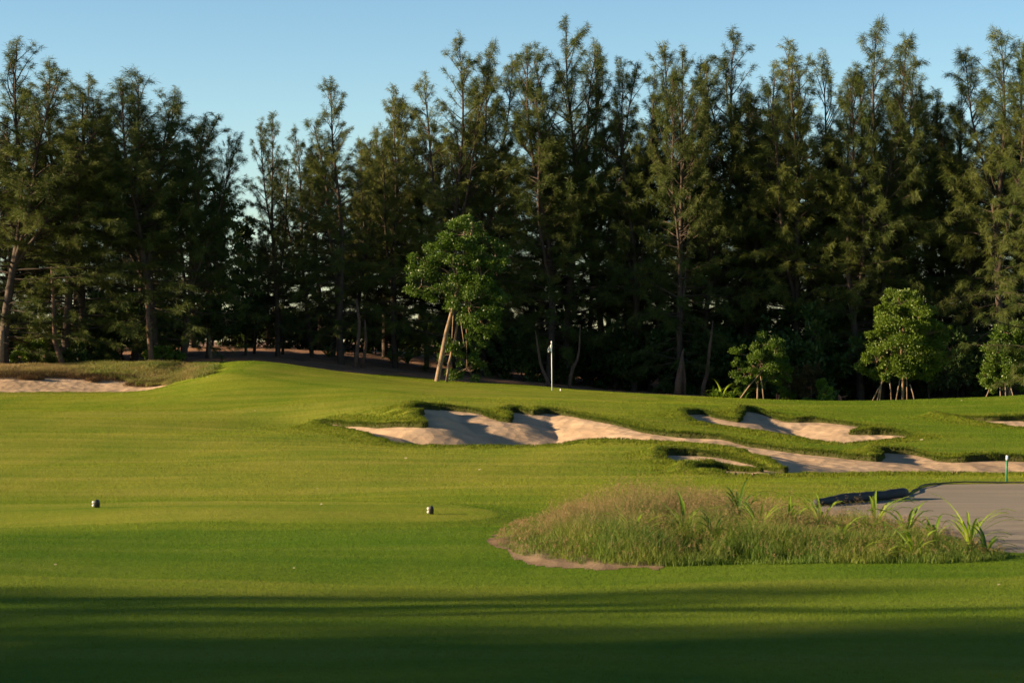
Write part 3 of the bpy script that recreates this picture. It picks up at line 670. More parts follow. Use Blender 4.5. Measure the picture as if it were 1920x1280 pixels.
def casuarina(name, seed, H=18., cb=.25, width=3.4, leaders=((0, 0, 1.0),), nprim=80, ndl=8, mat_='needle', lean=0., wob=.35, sparse_top=.0, weep=.55, nlen=.34, nwid=.017):
    """leaders: (dx, dy, height fraction)"""
    rs = np.random.default_rng(seed); T = Tubes(); cp = []; cd = []
    split = rs.uniform(.28, .45)
    def curve(p0, p1, n, w):
        t = np.linspace(0, 1, n)[:, None]; q = p0 * (1 - t) + p1 * t
        ph = rs.uniform(0, 6.28, 2); q[:, 0] += w * np.sin(t[:, 0] * 5 + ph[0]) * np.sin(t[:, 0] * math.pi); q[:, 1] += w * np.sin(t[:, 0] * 4 + ph[1]) * np.sin(t[:, 0] * math.pi)
        return q
    base = np.array([0, 0, -.4]); r0 = .012 * H
    for li, (dx, dy, hf) in enumerate(leaders):
        if li == 0: path = curve(base, np.array([dx, dy, H * hf]), 16, wob); main = path
        else:
            s0 = main[int(split * 15) + rs.integers(-1, 3)]; path = curve(s0, np.array([dx, dy, H * hf]), 11, wob * .6)
        z = path[:, 2]; rad = np.maximum(r0 * (1 - z / (H * 1.03)) ** .9 * (1 if li == 0 else .7), .012)
        T.add(path, rad, 7)
        np_ = int(nprim * (1 if li == 0 else .7))
        for i in range(np_):
            t = (i + rs.random()) / np_
            zz = H * hf * (cb + (1 - cb) * t ** 1.08) if li == 0 else s0[2] + (H * hf - s0[2]) * (.1 + .9 * t)
            p = np.array([np.interp(zz, z, path[:, 0]), np.interp(zz, z, path[:, 1]), zz])
            th = (zz / H - cb) / (1 - cb); th = min(max(th, 0), 1)
            prof = (max(1 - zz / (H * hf), 0) ** .55) * (.78 + .22 * min(1, th / .25)) + .05
            Lb = width * prof * rs.uniform(.45, 1.25) * (1 if li == 0 else .8) + .25
            az = rs.uniform(0, 6.28); el = R(-10 + 80 * th + rs.uniform(-16, 16))
            m = 6; pts = [p]; e = el
            for j in range(m):
                step = Lb / m
                pts.append(pts[-1] + step * np.array([math.cos(az) * math.cos(e), math.sin(az) * math.cos(e), math.sin(e)]))
                e += R(rs.uniform(-9, 13)) - R(4) * (1 - th); az += R(rs.uniform(-12, 12))
            pts = np.array(pts); T.add(pts, np.linspace(.012 + .012 * Lb, .006, m + 1), 3)
            ntw = max(3, int(Lb / .21))
            for j in range(ntw):
                s = rs.uniform(.18, 1) ** .8; f = s * m; k_ = min(int(f), m - 1); q0 = pts[k_] + (pts[k_ + 1] - pts[k_]) * (f - k_)
                bd = pts[k_ + 1] - pts[k_]; bd = bd / np.linalg.norm(bd)
                d = bd + rs.normal(0, .55, 3); d[2] += .12 + .25 * th; d /= np.linalg.norm(d)
                Lt = rs.uniform(.25, .7) * (1.15 - .5 * s) * (.7 + .3 * Lb / width)
                nn = 6
                for c in range(nn):
                    u = (c + .6) / nn; cp.append(q0 + d * Lt * u + [0, 0, -.12 * u * u * (1 - th)]); cd.append(d * (.8 - .3 * u))
                if j % 3 == 0: T.add(np.array([q0, q0 + d * Lt]), [.008, .004], 3)
            cp.append(pts[-1]); cd.append(bd)
        cp.append(path[-1]); cd.append(np.array([0, 0, 1.])); cp.append(path[-1] - [0, 0, .2]); cd.append(np.array([0, 0, 1.]))
    # broken dead stubs below the crown
    for i in range(10):
        zz = H * rs.uniform(.06, cb + .08); p = np.array([np.interp(zz, main[:, 2], main[:, 0]), np.interp(zz, main[:, 2], main[:, 1]), zz]); az = rs.uniform(0, 6.28); l = rs.uniform(.3, 1.6)
        T.add(np.array([p, p + [math.cos(az) * l * .5, math.sin(az) * l * .5, l * .12], p + [math.cos(az + .3) * l, math.sin(az + .3) * l, l * .05]]), [.03, .02, .008], 4)
    cp = np.array(cp); cd = np.array(cd)
    hrel = np.clip(cp[:, 2] / H, 0, 1)
    V, Fc = needles(cp, cd, ndl, nlen, nwid, .42, weep, rs)
    root = empty(name)
    link('trunk', T.mesh('trunk', M['bark']), root); link('crown', mesh_np('crown', V, Fc, M[mat_], False), root)
    root['H'] = H
    return root

FN = dict(nlen=.27, nwid=.014)
CP = [casuarina('casuarina_tree', 11, 18, .08, 4.6, ((.3, 0, 1.0), (1.9, .4, .93), (-1.7, -.2, .89)), 92, 6, **FN),
      casuarina('casuarina_tree', 12, 18, .12, 4.2, ((-.5, 0, 1.0), (1.8, .3, .97), (-2.4, .2, .82)), 86, 6, **FN),
      casuarina('casuarina_tree', 13, 18, .06, 4.9, ((.2, .2, 1.0), (-2.1, .2, .95), (2.0, -.4, .91), (3.6, .2, .76)), 72, 6, **FN),
      casuarina('casuarina_tree', 14, 18, .14, 4.0, ((0, .3, 1.0), (-1.6, -.3, .96), (1.7, .2, .90)), 84, 6, weep=.95, nlen=.33, nwid=.013),
      casuarina('casuarina_tree', 15, 18, .07, 5.2, ((-.2, 0, 1.0), (2.3, .5, .94), (-2.1, .3, .91), (-3.8, 0, .72)), 72, 6, weep=.8, nlen=.32, nwid=.014),
      casuarina('casuarina_tree', 16, 18, .10, 3.4, ((.1, 0, 1.0), (1.1, .3, .86)), 110, 6, wob=.5, weep=.35, nlen=.26, nwid=.014)]
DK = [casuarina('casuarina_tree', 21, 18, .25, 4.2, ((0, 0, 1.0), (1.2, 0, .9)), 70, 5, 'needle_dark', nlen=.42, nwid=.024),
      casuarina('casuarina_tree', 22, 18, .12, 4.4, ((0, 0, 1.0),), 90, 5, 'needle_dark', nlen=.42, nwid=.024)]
used = set()
def proto_copy(p):
    if id(p) not in used: used.add(id(p)); return p
    return copy_tree(p)
def place_cas(p, pxb, pxt, pyt, D, label, yaw=0, wsc=1., group='casuarina trees of the front row of the wood', dy=0):
    o = proto_copy(p); b = gpt(pxb, D); H0 = p['H']
    topz = gz(pyt, D); h = topz - b.z; xt = gp(pxt, D)
    s = h / H0; o.scale = (s * wsc, s * wsc, s); o.location = b
    a = math.atan2(xt - b.x, h)
    o.rotation_mode = 'XYZ'; o.rotation_euler = (0, a, 0)
    o.rotation_euler = (Matrix.Rotation(a, 3, 'Y') @ Matrix.Rotation(yaw, 3, 'Z')).to_euler()
    tag(o, label, 'tree', group)
    if 'H' in o.keys(): pass
    return o
front = [
 (2, 8, 20, 72, 97, 1.4, 'casuarina at the left edge of the photo with a bare pale trunk base'),
 (0, 121, 102, 108, 99, 1.4, 'casuarina with a leaning lower trunk behind the left bunker near the left edge'),
 (4, 150, 166, 138, 101, 1.4, 'broad casuarina behind the middle of the left bunker between two taller tops'),
 (3, 285, 268, 122, 99, 1.5, 'casuarina with a whip at its top rising from the green bank'),
 (2, 250, 335, 158, 103, 1.35, 'wide casuarina leaning right above the right end of the left bunker'),
 (4, 345, 388, 208, 100, 1.15, 'casuarina with long low drooping boughs just left of the green mound crest'),
 (5, 388, 430, 240, 104, .6, 'narrow casuarina leaning out to the right into the gap of sky'),
 (1, 520, 505, 214, 106, .95, 'casuarina with two open tops, first one right of the gap of sky'),
 (0, 585, 548, 240, 109, .9, 'short casuarina directly left of the tallest pointed spire above the mound'),
 (5, 640, 624, 150, 105, 1.15, 'casuarina with a single tall pointed spire left of the centre'),
 (3, 668, 700, 238, 110, .95, 'low topped casuarina right of the pointed spire'),
 (1, 742, 740, 170, 108, .9, 'slender casuarina whose thin top leans left above the brown rise'),
 (2, 800, 790, 232, 111, .9, 'bushy casuarina left of the big leafy green tree'),
 (0, 862, 852, 78, 107, 1.0, 'tall casuarina rising straight behind the big leafy green tree'),
 (3, 905, 926, 86, 109, .9, 'casuarina with a dark open top right above the big leafy green tree'),
 (5, 1031, 990, 92, 106, 1.1, 'casuarina with a reddish curved trunk base left of the flagstick'),
 (4, 1066, 1066, 50, 108, 1.0, 'tallest casuarina with a wide feathery top above the flagstick'),
 (2, 1130, 1122, 92, 111, 1.0, 'yellowish topped casuarina just right of the flagstick'),
 (1, 1190, 1180, 118, 107, .9, 'casuarina midway between the flagstick and the pair of reddish trunks'),
 (5, 1246, 1246, 88, 109, 1.0, 'narrow spired casuarina above the left end of the upper bunker'),
 (0, 1276, 1284, 102, 104, .9, 'casuarina with twin thick reddish trunk bases above the upper bunker'),
 (4, 1322, 1330, 128, 107, .9, 'casuarina with a curved dark trunk and a hanging olive bough right of the twin bases'),
 (0, 1392, 1386, 68, 108, 1.1, 'dense dark green casuarina behind the tree with the leaning stake'),
 (3, 1440, 1430, 160, 112, 1.0, 'lower casuarina in the dip right of the dense dark one'),
 (1, 1505, 1484, 92, 106, 1.1, 'casuarina with a straight dark trunk above the brown bush'),
 (2, 1560, 1545, 112, 110, .95, 'broad casuarina between the brown bush and the large round green tree'),
 (5, 1613, 1590, 138, 104, 1.1, 'casuarina with a long straight reddish bare trunk left of the large round green tree'),
 (3, 1650, 1652, 48, 105, 1.0, 'casuarina with two bright weeping plumes topping the wood above the large round green tree'),
 (4, 1690, 1712, 118, 108, .9, 'heavily weeping casuarina right above the large round green tree'),
 (1, 1762, 1768, 178, 110, .95, 'casuarina in the notch of sky between the plumed tree and the right edge group'),
 (0, 1815, 1812, 165, 107, .95, 'casuarina with a bluish dark top left of the tall right edge one'),
 (3, 1885, 1868, 60, 103, 1.1, 'tall casuarina with a straight pale trunk above the staked tree at the right edge'),
 (2, 1935, 1925, 92, 106, 1.0, 'casuarina at the right edge of the photo behind the tall pale trunked one'),
]
FR = []
for i, (pi, pxb, pxt, pyt, D, ws, lb) in enumerate(front):
    FR.append(place_cas(CP[pi], pxb, pxt, pyt + (24 if pxb < 480 else 12), D + (1 if pxb > 500 else 0), lb, yaw=(i * 2.4) % 6.28, wsc=ws))
place_cas(CP[4], 1985, 1980, 190, 84, 'nearer casuarina beyond the right edge whose light green sprays reach into the photo', 1.0, 1.15, 'casuarinas beyond the edges of the photo')
# inner rows, only read as dark trunks and crowns
rs = np.random.default_rng(77); k = 0
for row, (D0, n, lo, hi) in enumerate([(114, 24, 190, 300), (123, 20, 230, 320), (133, 18, 260, 340), (145, 14, 270, 360)]):
    for i in range(n):
        px = -150 + (i + rs.uniform(.2, .8)) * 2250 / n; D = D0 + rs.uniform(-3, 3)
        base_top = rs.uniform(lo, hi)
        if 380 < px < 545: base_top = 440
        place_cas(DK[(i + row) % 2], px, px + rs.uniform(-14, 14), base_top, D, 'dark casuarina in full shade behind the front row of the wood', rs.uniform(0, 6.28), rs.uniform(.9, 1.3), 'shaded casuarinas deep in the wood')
# the wood carries on to both sides of the picture; unseen trees are added left of the viewpoint to shade the near turf
for i in range(12):
    px = -1500 + i * 118 + rs.uniform(-20, 20)
    place_cas(CP[i % 6], px, px, rs.uniform(60, 160), 98 + rs.uniform(0, 12), 'casuarina of the wood beyond the left edge of the photo', rs.uniform(0, 6), 1.1, 'casuarinas beyond the edges of the photo')
for i in range(5):
    px = 2090 + i * 110
    place_cas(CP[(i + 2) % 6], px, px, rs.uniform(60, 160), 98 + rs.uniform(0, 12), 'casuarina of the wood beyond the right edge of the photo', rs.uniform(0, 6), 1.1, 'casuarinas beyond the edges of the photo')
for (x, y, h) in [(-36, 15.6, 10.5), (-41, 17.2, 11.5), (-35, 12.2, 13), (-40, 9.5, 15), (-34, 6, 14), (-38, 2.5, 15), (-33, -1, 14), (-39, -4, 16), (-35, -8.5, 15), (-41, -13, 16), (-46, 6, 17), (-48, -1, 18), (-52, 9, 17), (-47, -9, 18), (-55, 2, 19)]:
    o = proto_copy(CP[int(abs(x)) % 6]); s = h / 18; w_ = 1.4; o.scale = (s * w_, s * w_, s); o.location = (x, y, 0); o.rotation_euler = (0, 0, x)
    tag(o, 'casuarina added unseen left of the viewpoint to shade the near turf', 'tree', 'casuarinas beyond the edges of the photo')

# broadleaf trees and bushes
def leaves(P, Nd, size, rs):
    n = len(P)
    d = Nd + rs.normal(0, .7, (n, 3)); d[:, 2] += .15; d /= np.linalg.norm(d, axis=1)[:, None]
    s = np.cross(d, rs.normal(0, 1, (n, 3))); s /= np.linalg.norm(s, axis=1)[:, None]
    L_ = size * rs.uniform(.6, 1.25, n)[:, None]
    V = np.stack([P, P + d * L_ * .5 + s * L_ * .26, P + d * L_, P + d * L_ * .5 - s * L_ * .26], 1)
    return V.reshape(-1, 3), np.arange(n * 4).reshape(-1, 4)

def broadleaf(name, seed, lobes, nleaf, size, trunk, leafm, barkm='bark_pale', sub=60, trunk_parts=None, r0=.11):
    """lobes: (x, z, y, rx, ry, rz); trunk: list of points"""
    rs = np.random.default_rng(seed); T = Tubes()
    trunk = np.array(trunk, float); T.add(trunk, np.linspace(r0, r0 * .35, len(trunk)), 8)
    vol = np.array([l[3] * l[4] * l[5] for l in lobes]) ** .7; vol /= vol.sum()
    Ps = []; Ns = []
    for l, v in zip(lobes, vol):
        c = np.array([l[0], l[2], l[1]]); r = np.array([l[3], l[4], l[5]])
        # branch to the lobe
        f = rs.uniform(.45, .95); idx = f * (len(trunk) - 1); k_ = int(idx); p0 = trunk[k_] + (trunk[min(k_ + 1, len(trunk) - 1)] - trunk[k_]) * (idx - k_)
        mid = (p0 + c) / 2 + rs.normal(0, .12, 3); T.add(np.array([p0, mid, c]), [r0 * .35, r0 * .22, .012], 5)
        ns = max(6, int(sub * v)); 
        for j in range(ns):
            d = rs.normal(0, 1, 3); d /= np.linalg.norm(d); rr = rs.uniform(.45, 1.0) ** .5
            cc = c + d * r * rr
            if j % 2 == 0: T.add(np.array([c, (c + cc) / 2 + rs.normal(0, .05, 3), cc]), [.016, .01, .005], 3)
            m = int(nleaf * v / ns); dd = rs.normal(0, 1, (m, 3)); dd /= np.linalg.norm(dd, axis=1)[:, None]
            cr = np.cbrt(r.prod()) * rs.uniform(.18, .36)
            Ps.append(cc + dd * cr * rs.uniform(.3, 1.1, (m, 1)) * [1.15, 1.15, .8]); Ns.append(dd * .6 + d * .4 + [0, 0, .1])
    V, Fc = leaves(np.concatenate(Ps), np.concatenate(Ns), size, rs)
    root = empty(name)
    link('trunk', T.mesh('trunk', M[barkm]), root); link('crown', mesh_np('crown', V, Fc, M[leafm], False), root)
    return root
def stake(root_px, px0, py0, px1, py1, D, label, rad=.04, dd=0.):
    """support pole from the ground to the trunk"""
    b = gpt(px0, D); x1 = gp(px1, D); z1 = gz(py1, D)
    T = Tubes(); T.add([(0, 0, -.2), (0.5 * (x1 - b.x) + .01, dd * .5, .5 * (z1 - b.z)), (x1 - b.x, dd, z1 - b.z)], [rad, rad * .95, rad * .85], 7, cap=True)
    o = link('support_stake', T.mesh('support_stake', M['stake'])); o.location = b
    tag(o, label, 'stake', 'wooden poles propping the young trees')
def lob(pxs, D, bx, bz):
    """lobe list given in picture measures -> local coordinates"""
    out = []
    for (px, py, rpx, rpy) in pxs:
        out.append(((px - bx) / F * D, gz(py, D) - bz, rng.uniform(-.4, .4), rpx / F * D, rpx / F * D * .9, rpy / F * D))
    return out
# big leafy tree with leaning trunk
D = 96.; b = gpt(817, D)
lb = lob([(870, 440, 50, 32), (872, 468, 40, 30), (895, 505, 40, 30), (905, 470, 45, 35), (850, 480, 45, 35), (800, 490, 38, 30), (790, 535, 35, 28), (840, 540, 45, 35), (895, 530, 45, 35), (880, 575, 50, 35), (905, 610, 35, 30), (870, 650, 38, 25), (845, 665, 28, 18), (875, 690, 38, 24), (905, 560, 45, 40), (935, 490, 22, 24)], D, 817, b.z)
for i in range(len(lb)):
    if 11 <= i <= 13: lb[i] = (*lb[i][:2], .6, *lb[i][3:])
tr = [(0, 0, -.3), (.25, 0, 1.0), (.5, .02, 2.3), (.85, .05, 3.6), (1.2, .1, 5.0), (1.6, .1, 6.4), (1.75, .1, 7.4)]
o = broadleaf('broadleaf_tree', 31, lb, 42000, .115, tr, 'leaf', r0=.135, sub=230); o.location = b
T = Tubes(); T.add([(.5, .2, -.2), (.6, .25, .8), (.9, .2, 2.0), (1.1, .1, 3.2)], [.07, .065, .05, .04], 6)
link('side_stem', T.mesh('side_stem', M['bark_pale']), o)
tag(o, 'big leafy bright green tree with a leaning pale trunk, left of the flagstick', 'tree')
# large round staked tree
D = 96.8; b = gpt(1692, D)
o = broadleaf('broadleaf_tree', 32, lob([(1690, 570, 38, 28), (1720, 590, 35, 28), (1665, 590, 30, 24), (1695, 610, 50, 30), (1650, 625, 30, 24), (1735, 625, 36, 28), (1765, 620, 20, 16), (1690, 650, 55, 34), (1735, 665, 42, 28), (1645, 680, 34, 26), (1690, 690, 42, 24), (1735, 690, 32, 20), (1660, 700, 26, 16)], D, 1692, b.z), 42000, .115, [(0, 0, -.3), (.03, 0, 1.2), (-.05, 0, 2.4), (.05, 0, 3.6), (0, 0, 4.5)], 'leaf', r0=.07, sub=220)
o.location = b; tag(o, 'large round bright green tree held by several poles, right of centre of the wood edge', 'tree')
for a in [(1630, 757, 1660, 708, 'leftmost pole under the large round green tree, leaning right'), (1642, 757, 1655, 712, 'second pole from the left under the large round green tree'), (1648, 757, 1653, 716, 'thin third pole from the left under the large round green tree'), (1672, 755, 1667, 705, 'thick upright pole just left of the trunk of the large round green tree'),
          (1678, 752, 1688, 708, 'pole leaning right beside the trunk of the large round green tree'), (1701, 752, 1699, 690, 'thin upright pole right of the trunk of the large round green tree'), (1717, 752, 1706, 720, 'rightmost pole under the large round green tree, leaning left')]:
    stake(0, a[0], a[1], a[2], a[3], 96.4, a[4], .032)
# right edge staked tree
D = 96.; b = gpt(1893, D)
o = broadleaf('broadleaf_tree', 33, lob([(1890, 625, 32, 24), (1870, 655, 30, 24), (1910, 650, 30, 26), (1885, 685, 45, 28), (1850, 695, 24, 22), (1915, 690, 30, 28), (1870, 718, 32, 16), (1935, 670, 30, 35), (1930, 710, 26, 20)], D, 1893, b.z), 26000, .11, [(0, 0, -.3), (.03, 0, 1.0), (0, 0, 2.0), (.03, 0, 3)], 'leaf', r0=.07, sub=150)
o.location = b; tag(o, 'round bright green staked tree cut by the right edge of the photo', 'tree')
for a in [(1842, 755, 1856, 728, 'long pole leaning right under the tree at the right edge'), (1876, 752, 1875, 725, 'short dark pole under the tree at the right edge'), (1886, 752, 1884, 700, 'pale upright pole under the tree at the right edge'), (1903, 748, 1894, 722, 'pole leaning left under the tree at the right edge')]:
    stake(0, *a[:4], 95.6, a[4], .032)
# tree with leaning stake
D = 96.5; b = gpt(1420, D)
o = broadleaf('broadleaf_tree', 34, lob([(1440, 645, 28, 20), (1455, 660, 24, 22), (1400, 665, 28, 18), (1425, 680, 38, 22), (1385, 690, 24, 14), (1460, 685, 26, 24), (1395, 705, 26, 14), (1445, 710, 22, 22), (1475, 700, 18, 16)], D, 1420, b.z), 17000, .10, [(0, 0, -.3), (.02, 0, .8), (.15, 0, 1.5), (.3, 0, 2.3)], 'leaf', r0=.05, sub=120)
T = Tubes(); T.add([(0.02, 0, .6), (-.1, 0, 1.1), (-.25, 0, 1.7)], [.03, .025, .015], 5); link('side_stem', T.mesh('side_stem', M['bark_pale']), o)
o.location = b; tag(o, 'small loose green tree with one long leaning pole, above the upper bunker', 'tree')
stake(0, 1380, 752, 1436, 688, 96, 'long pale pole leaning far right into the small loose green tree', .034)
stake(0, 1433, 755, 1426, 705, 96, 'short pale pole leaning left under the small loose green tree', .034)
D = 98.5
def bush(px, D, lobes, n, size, lm, label, stems=4, name='bush', group=None, cat='bush'):
    b = gpt(px, D); rs = np.random.default_rng(int(px * 7 + D))
    o = broadleaf(name, int(px + D), lob(lobes, D, px, b.z), n, size, [(0, 0, -.2), (.05, 0, .4), (.02, 0, .9)], lm, 'bark', sub=60, r0=.03)
    o.location = b; tag(o, label, cat, group)
bush(1508, 98.5, [(1500, 700, 22, 16), (1520, 690, 18, 14), (1490, 715, 22, 18), (1515, 720, 26, 20), (1500, 740, 24, 14)], 8000, .09, 'leaf_brown', 'brownish sparse bush beside the staked loose green tree')
bush(1545, 97.8, [(1543, 722, 10, 9), (1548, 738, 13, 12), (1540, 748, 10, 7)], 1800, .13, 'leaf_light', 'small light green drooping bush right of the brownish one')
bush(1478, 98.2, [(1480, 742, 14, 10), (1470, 735, 10, 10)], 1500, .1, 'leaf', 'low green shrub between the staked loose tree and the brownish bush')
bush(1520, 97.6, [(1512, 752, 14, 5), (1528, 752, 10, 5)], 1400, .07, 'leaf_light', 'pale weedy patch at the foot of the brownish bush')
bush(70, 99, [(60, 655, 30, 16), (85, 668, 24, 14), (40, 672, 22, 14)], 6000, .12, 'leaf', 'green bush in the dark between the first two trunks on the left')
bush(140, 98.5, [(135, 670, 22, 14), (155, 675, 20, 12)], 3500, .12, 'leaf_dark', 'dim bush right of the leaning trunk on the left')
bush(305, 98.5, [(300, 662, 26, 12), (325, 668, 18, 9)], 3500, .13, 'leaf', 'green bush behind the grass bank right of the left bunker')
bush(178, 100, [(170, 655, 28, 26), (200, 668, 22, 16)], 5000, .12, 'leaf_dark', 'dark bush behind the middle of the left bunker')
# broadleaf trees half seen in the wood
D = 104.; b = gpt(395, D)
o = broadleaf('broadleaf_tree', 36, lob([(400, 370, 30, 24), (425, 400, 26, 26), (385, 420, 30, 26), (400, 460, 36, 28), (430, 470, 24, 30), (385, 510, 36, 28), (410, 545, 34, 28), (440, 560, 26, 26), (375, 580, 34, 24), (425, 600, 32, 22)], D, 395, b.z), 16000, .16, [(0, 0, -.3), (-.2, 0, 2.5), (-.1, 0, 5), (.1, 0, 7), (.2, 0, 8.5)], 'leaf_dark', r0=.11, sub=170)
o.location = b; tag(o, 'dim leafy tree in the gap of the wood behind the crest of the green mound', 'tree')
D = 110.; b = gpt(460, D)
o = broadleaf('broadleaf_tree', 37, lob([(462, 420, 18, 16), (455, 450, 24, 20), (470, 490, 26, 22), (455, 530, 28, 24), (475, 570, 28, 24), (450, 610, 26, 20)], D, 460, b.z), 8000, .17, [(0, 0, -.3), (.1, 0, 3), (0, 0, 6), (.1, 0, 7.5)], 'leaf_dark', 'bark', r0=.08, sub=120)
o.location = b; tag(o, 'small dark leafy tree below the gap of sky, left of the middle', 'tree')
# dark undergrowth shrubs in the wood
protoS = []
for s_ in range(3):
    r_ = np.random.default_rng(90 + s_); lbs = [(r_.uniform(-1.6, 1.6), r_.uniform(.5, 1.9), r_.uniform(-.6, .6), r_.uniform(.6, 1.1), r_.uniform(.5, .9), r_.uniform(.5, .8)) for _ in range(7)]
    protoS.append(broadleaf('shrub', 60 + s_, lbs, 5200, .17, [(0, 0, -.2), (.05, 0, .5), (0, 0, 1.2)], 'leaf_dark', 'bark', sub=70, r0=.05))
k = 0
for (lo, hi, n, D0, D1, smin, smax) in [(-100, 340, 9, 101, 112, .9, 1.6), (330, 480, 3, 124, 130, .7, 1.0), (540, 830, 8, 123, 131, .9, 1.3), (880, 1340, 16, 103, 124, .9, 1.7), (1340, 2050, 24, 102, 124, 1.1, 2.1), (-100, 2050, 26, 136, 150, .8, 1.2), (300, 600, 8, 131, 138, 1.0, 1.4)]:
    for i in range(n):
        px = lo + (i + rs.uniform(.1, .9)) * (hi - lo) / n; D = rs.uniform(D0, D1)
        if D < 108 and 1000 < px < 1100: D = 112
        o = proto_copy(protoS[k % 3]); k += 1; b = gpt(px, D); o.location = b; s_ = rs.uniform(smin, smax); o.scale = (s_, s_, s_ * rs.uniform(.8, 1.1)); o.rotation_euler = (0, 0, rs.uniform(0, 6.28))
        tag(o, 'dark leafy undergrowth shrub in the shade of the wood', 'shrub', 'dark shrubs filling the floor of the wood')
# low trunks of character at the edge of the wood: reddish leaning stems
def snag(fi, D, pts, rad, m='bark_red'):
    '''an extra stem of front tree fi, rooted beside its trunk'''
    px0 = pts[0][0]; b = gpt(px0, D); T = Tubes(); T.add([((px - px0) / F * D, .0, gz(py, D) - b.z if i else -.2) for i, (px, py) in enumerate(pts)], rad, 8, cap=True)
    o = link('stem', T.mesh('stem', M[m])); bpy.context.view_layer.update()
    o.parent = FR[fi]; o.matrix_parent_inverse = FR[fi].matrix_world.inverted(); o.location = b
snag(15, 102, [(1031, 728), (1026, 712), (1018, 695), (1013, 680), (1009, 655), (1004, 620)], [.10, .09, .08, .07, .055, .02])
snag(16, 103, [(1066, 722), (1070, 705), (1074, 690), (1082, 675), (1086, 655), (1088, 610)], [.10, .09, .09, .07, .05, .02])
snag(20, 101.5, [(1270, 742), (1272, 715), (1276, 690), (1281, 655)], [.2, .17, .12, .03])
snag(20, 101.8, [(1282, 742), (1283, 710), (1281, 690), (1279, 660)], [.11, .10, .08, .03])
snag(21, 103.5, [(1316, 745), (1320, 720), (1326, 700), (1331, 650), (1337, 600)], [.13, .11, .10, .08, .02])
snag(9, 103, [(664, 698), (668, 670), (672, 640), (674, 605), (668, 560)], [.13, .11, .10, .08, .06])
snag(10, 103.5, [(676, 698), (683, 668), (686, 640), (684, 600)], [.10, .09, .08, .05])
snag(1, 98, [(121, 687), (110, 662), (103, 640), (101, 600), (100, 560), (97, 500)], [.16, .14, .12, .10, .09, .07])
snag(0, 96.5, [(1, 684), (2, 650), (3, 620)], [.16, .15, .13], 'bark_pale')
snag(3, 97.5, [(286, 677), (282, 655), (279, 620), (276, 570)], [.15, .13, .12, .10])
# small posts and stump
for i, (px, lb_) in enumerate([(1456, 'left one of two short reddish pegs under the small loose tree'), (1460, 'right one of two short reddish pegs under the small loose tree')]):
    b = gpt(px, 97.5); T = Tubes(); T.add([(0, 0, -.1), (.01, 0, .2), (.0, 0, .42 - .05 * i)], [.04, .038, .035], 7, cap=True)
    o = link('wooden_peg', T.mesh('wooden_peg', M['rust'])); o.location = b; tag(o, lb_, 'peg', 'short pegs at the wood edge')
b = gpt(1574, 97.8); T = Tubes(); T.add([(0, 0, -.1), (.02, 0, .15), (.0, 0, .32), (-.04, 0, .42)], [.12, .10, .08, .03], 8, cap=True); T.add([(.02, 0, .28), (.22, .02, .33), (.42, 0, .38)], [.03, .025, .01], 5); T.add([(.2, .02, .32), (.3, .05, .24)], [.015, .008], 4)
o = link('tree_stump', T.mesh('tree_stump', M['rust'])); o.location = b; tag(o, 'small reddish stump with a twig beside the light green bush', 'stump')

# ---------------------------------------------------------------- flagstick
b = gpt(1035, 87); root = empty('flagstick', b); Hs = (735 - 643) / F * 87
T = Tubes(); T.add([(0, 0, -.1), (-.01, 0, Hs * .5), (-.02, 0, Hs - .06)], [.019, .017, .014], 8, cap=True); link('pole', T.mesh('pole', M['white']), root)
T = Tubes(); T.add([(-.02, 0, Hs - .07), (-.02, 0, Hs - .03), (-.02, 0, Hs), (-.02, 0, Hs + .03)], [.022, .034, .028, .008], 8, cap=True); link('finial', T.mesh('finial', M['white']), root)
# limp flag hanging from the pole: folded cloth
nz, nx = 12, 10; V = []
for i in range(nz):
    v = i / (nz - 1)
    for j in range(nx):
        u = j / (nx - 1)
        wv = .05 + .15 * math.sin(min(1, v * 1.25) * math.pi * .62) * (1 - .25 * v)
        x = -.02 + .02 - u * wv + .012 * math.sin(v * 5); yv = .035 * math.sin(u * 9 + v * 3) * (.3 + u); zz = Hs - .09 - v * .32 - u * .03 * (1 - v) - .05 * u * v
        V.append((x, yv, zz))
Fq = [[i * nx + j, i * nx + j + 1, (i + 1) * nx + j + 1, (i + 1) * nx + j] for i in range(nz - 1) for j in range(nx - 1)]
mi = [1 if ((i in (6, 7) and j in (6, 7)) or (i == 3 and j in (1, 2)) or (i >= 10 and 3 <= j <= 5)) else 0 for i in range(nz - 1) for j in range(nx - 1)]
fm = mesh_np('flag', np.array(V), np.array(Fq), [M['white'], M['dirtmark']], True, mi=mi); fo = link('flag', fm, root)
sm = fo.modifiers.new('thick', 'SOLIDIFY'); sm.thickness = .003
tag(root, 'white flagstick with a limp white flag on the green', 'flagstick')
# golf ball on green
def ico(name, r, m, loc, sc=(1, 1, 1), parent=None, sub=3):
    import bmesh
    bm = bmesh.new(); bmesh.ops.create_icosphere(bm, subdivisions=sub, radius=r); bmesh.ops.scale(bm, vec=sc, verts=bm.verts)
    me = bpy.data.meshes.new(name); bm.to_mesh(me); bm.free(); me.materials.append(m)
    for p in me.polygons: p.use_smooth = True
    o = link(name, me, parent); o.location = loc; return o
b = gpt(1051, 89); o = ico('small_marker', .035, M['white'], b + Vector((0, 0, .05)), (.8, .8, 1.8)); tag(o, 'tiny white marker on the green just right of the flagstick', 'marker')

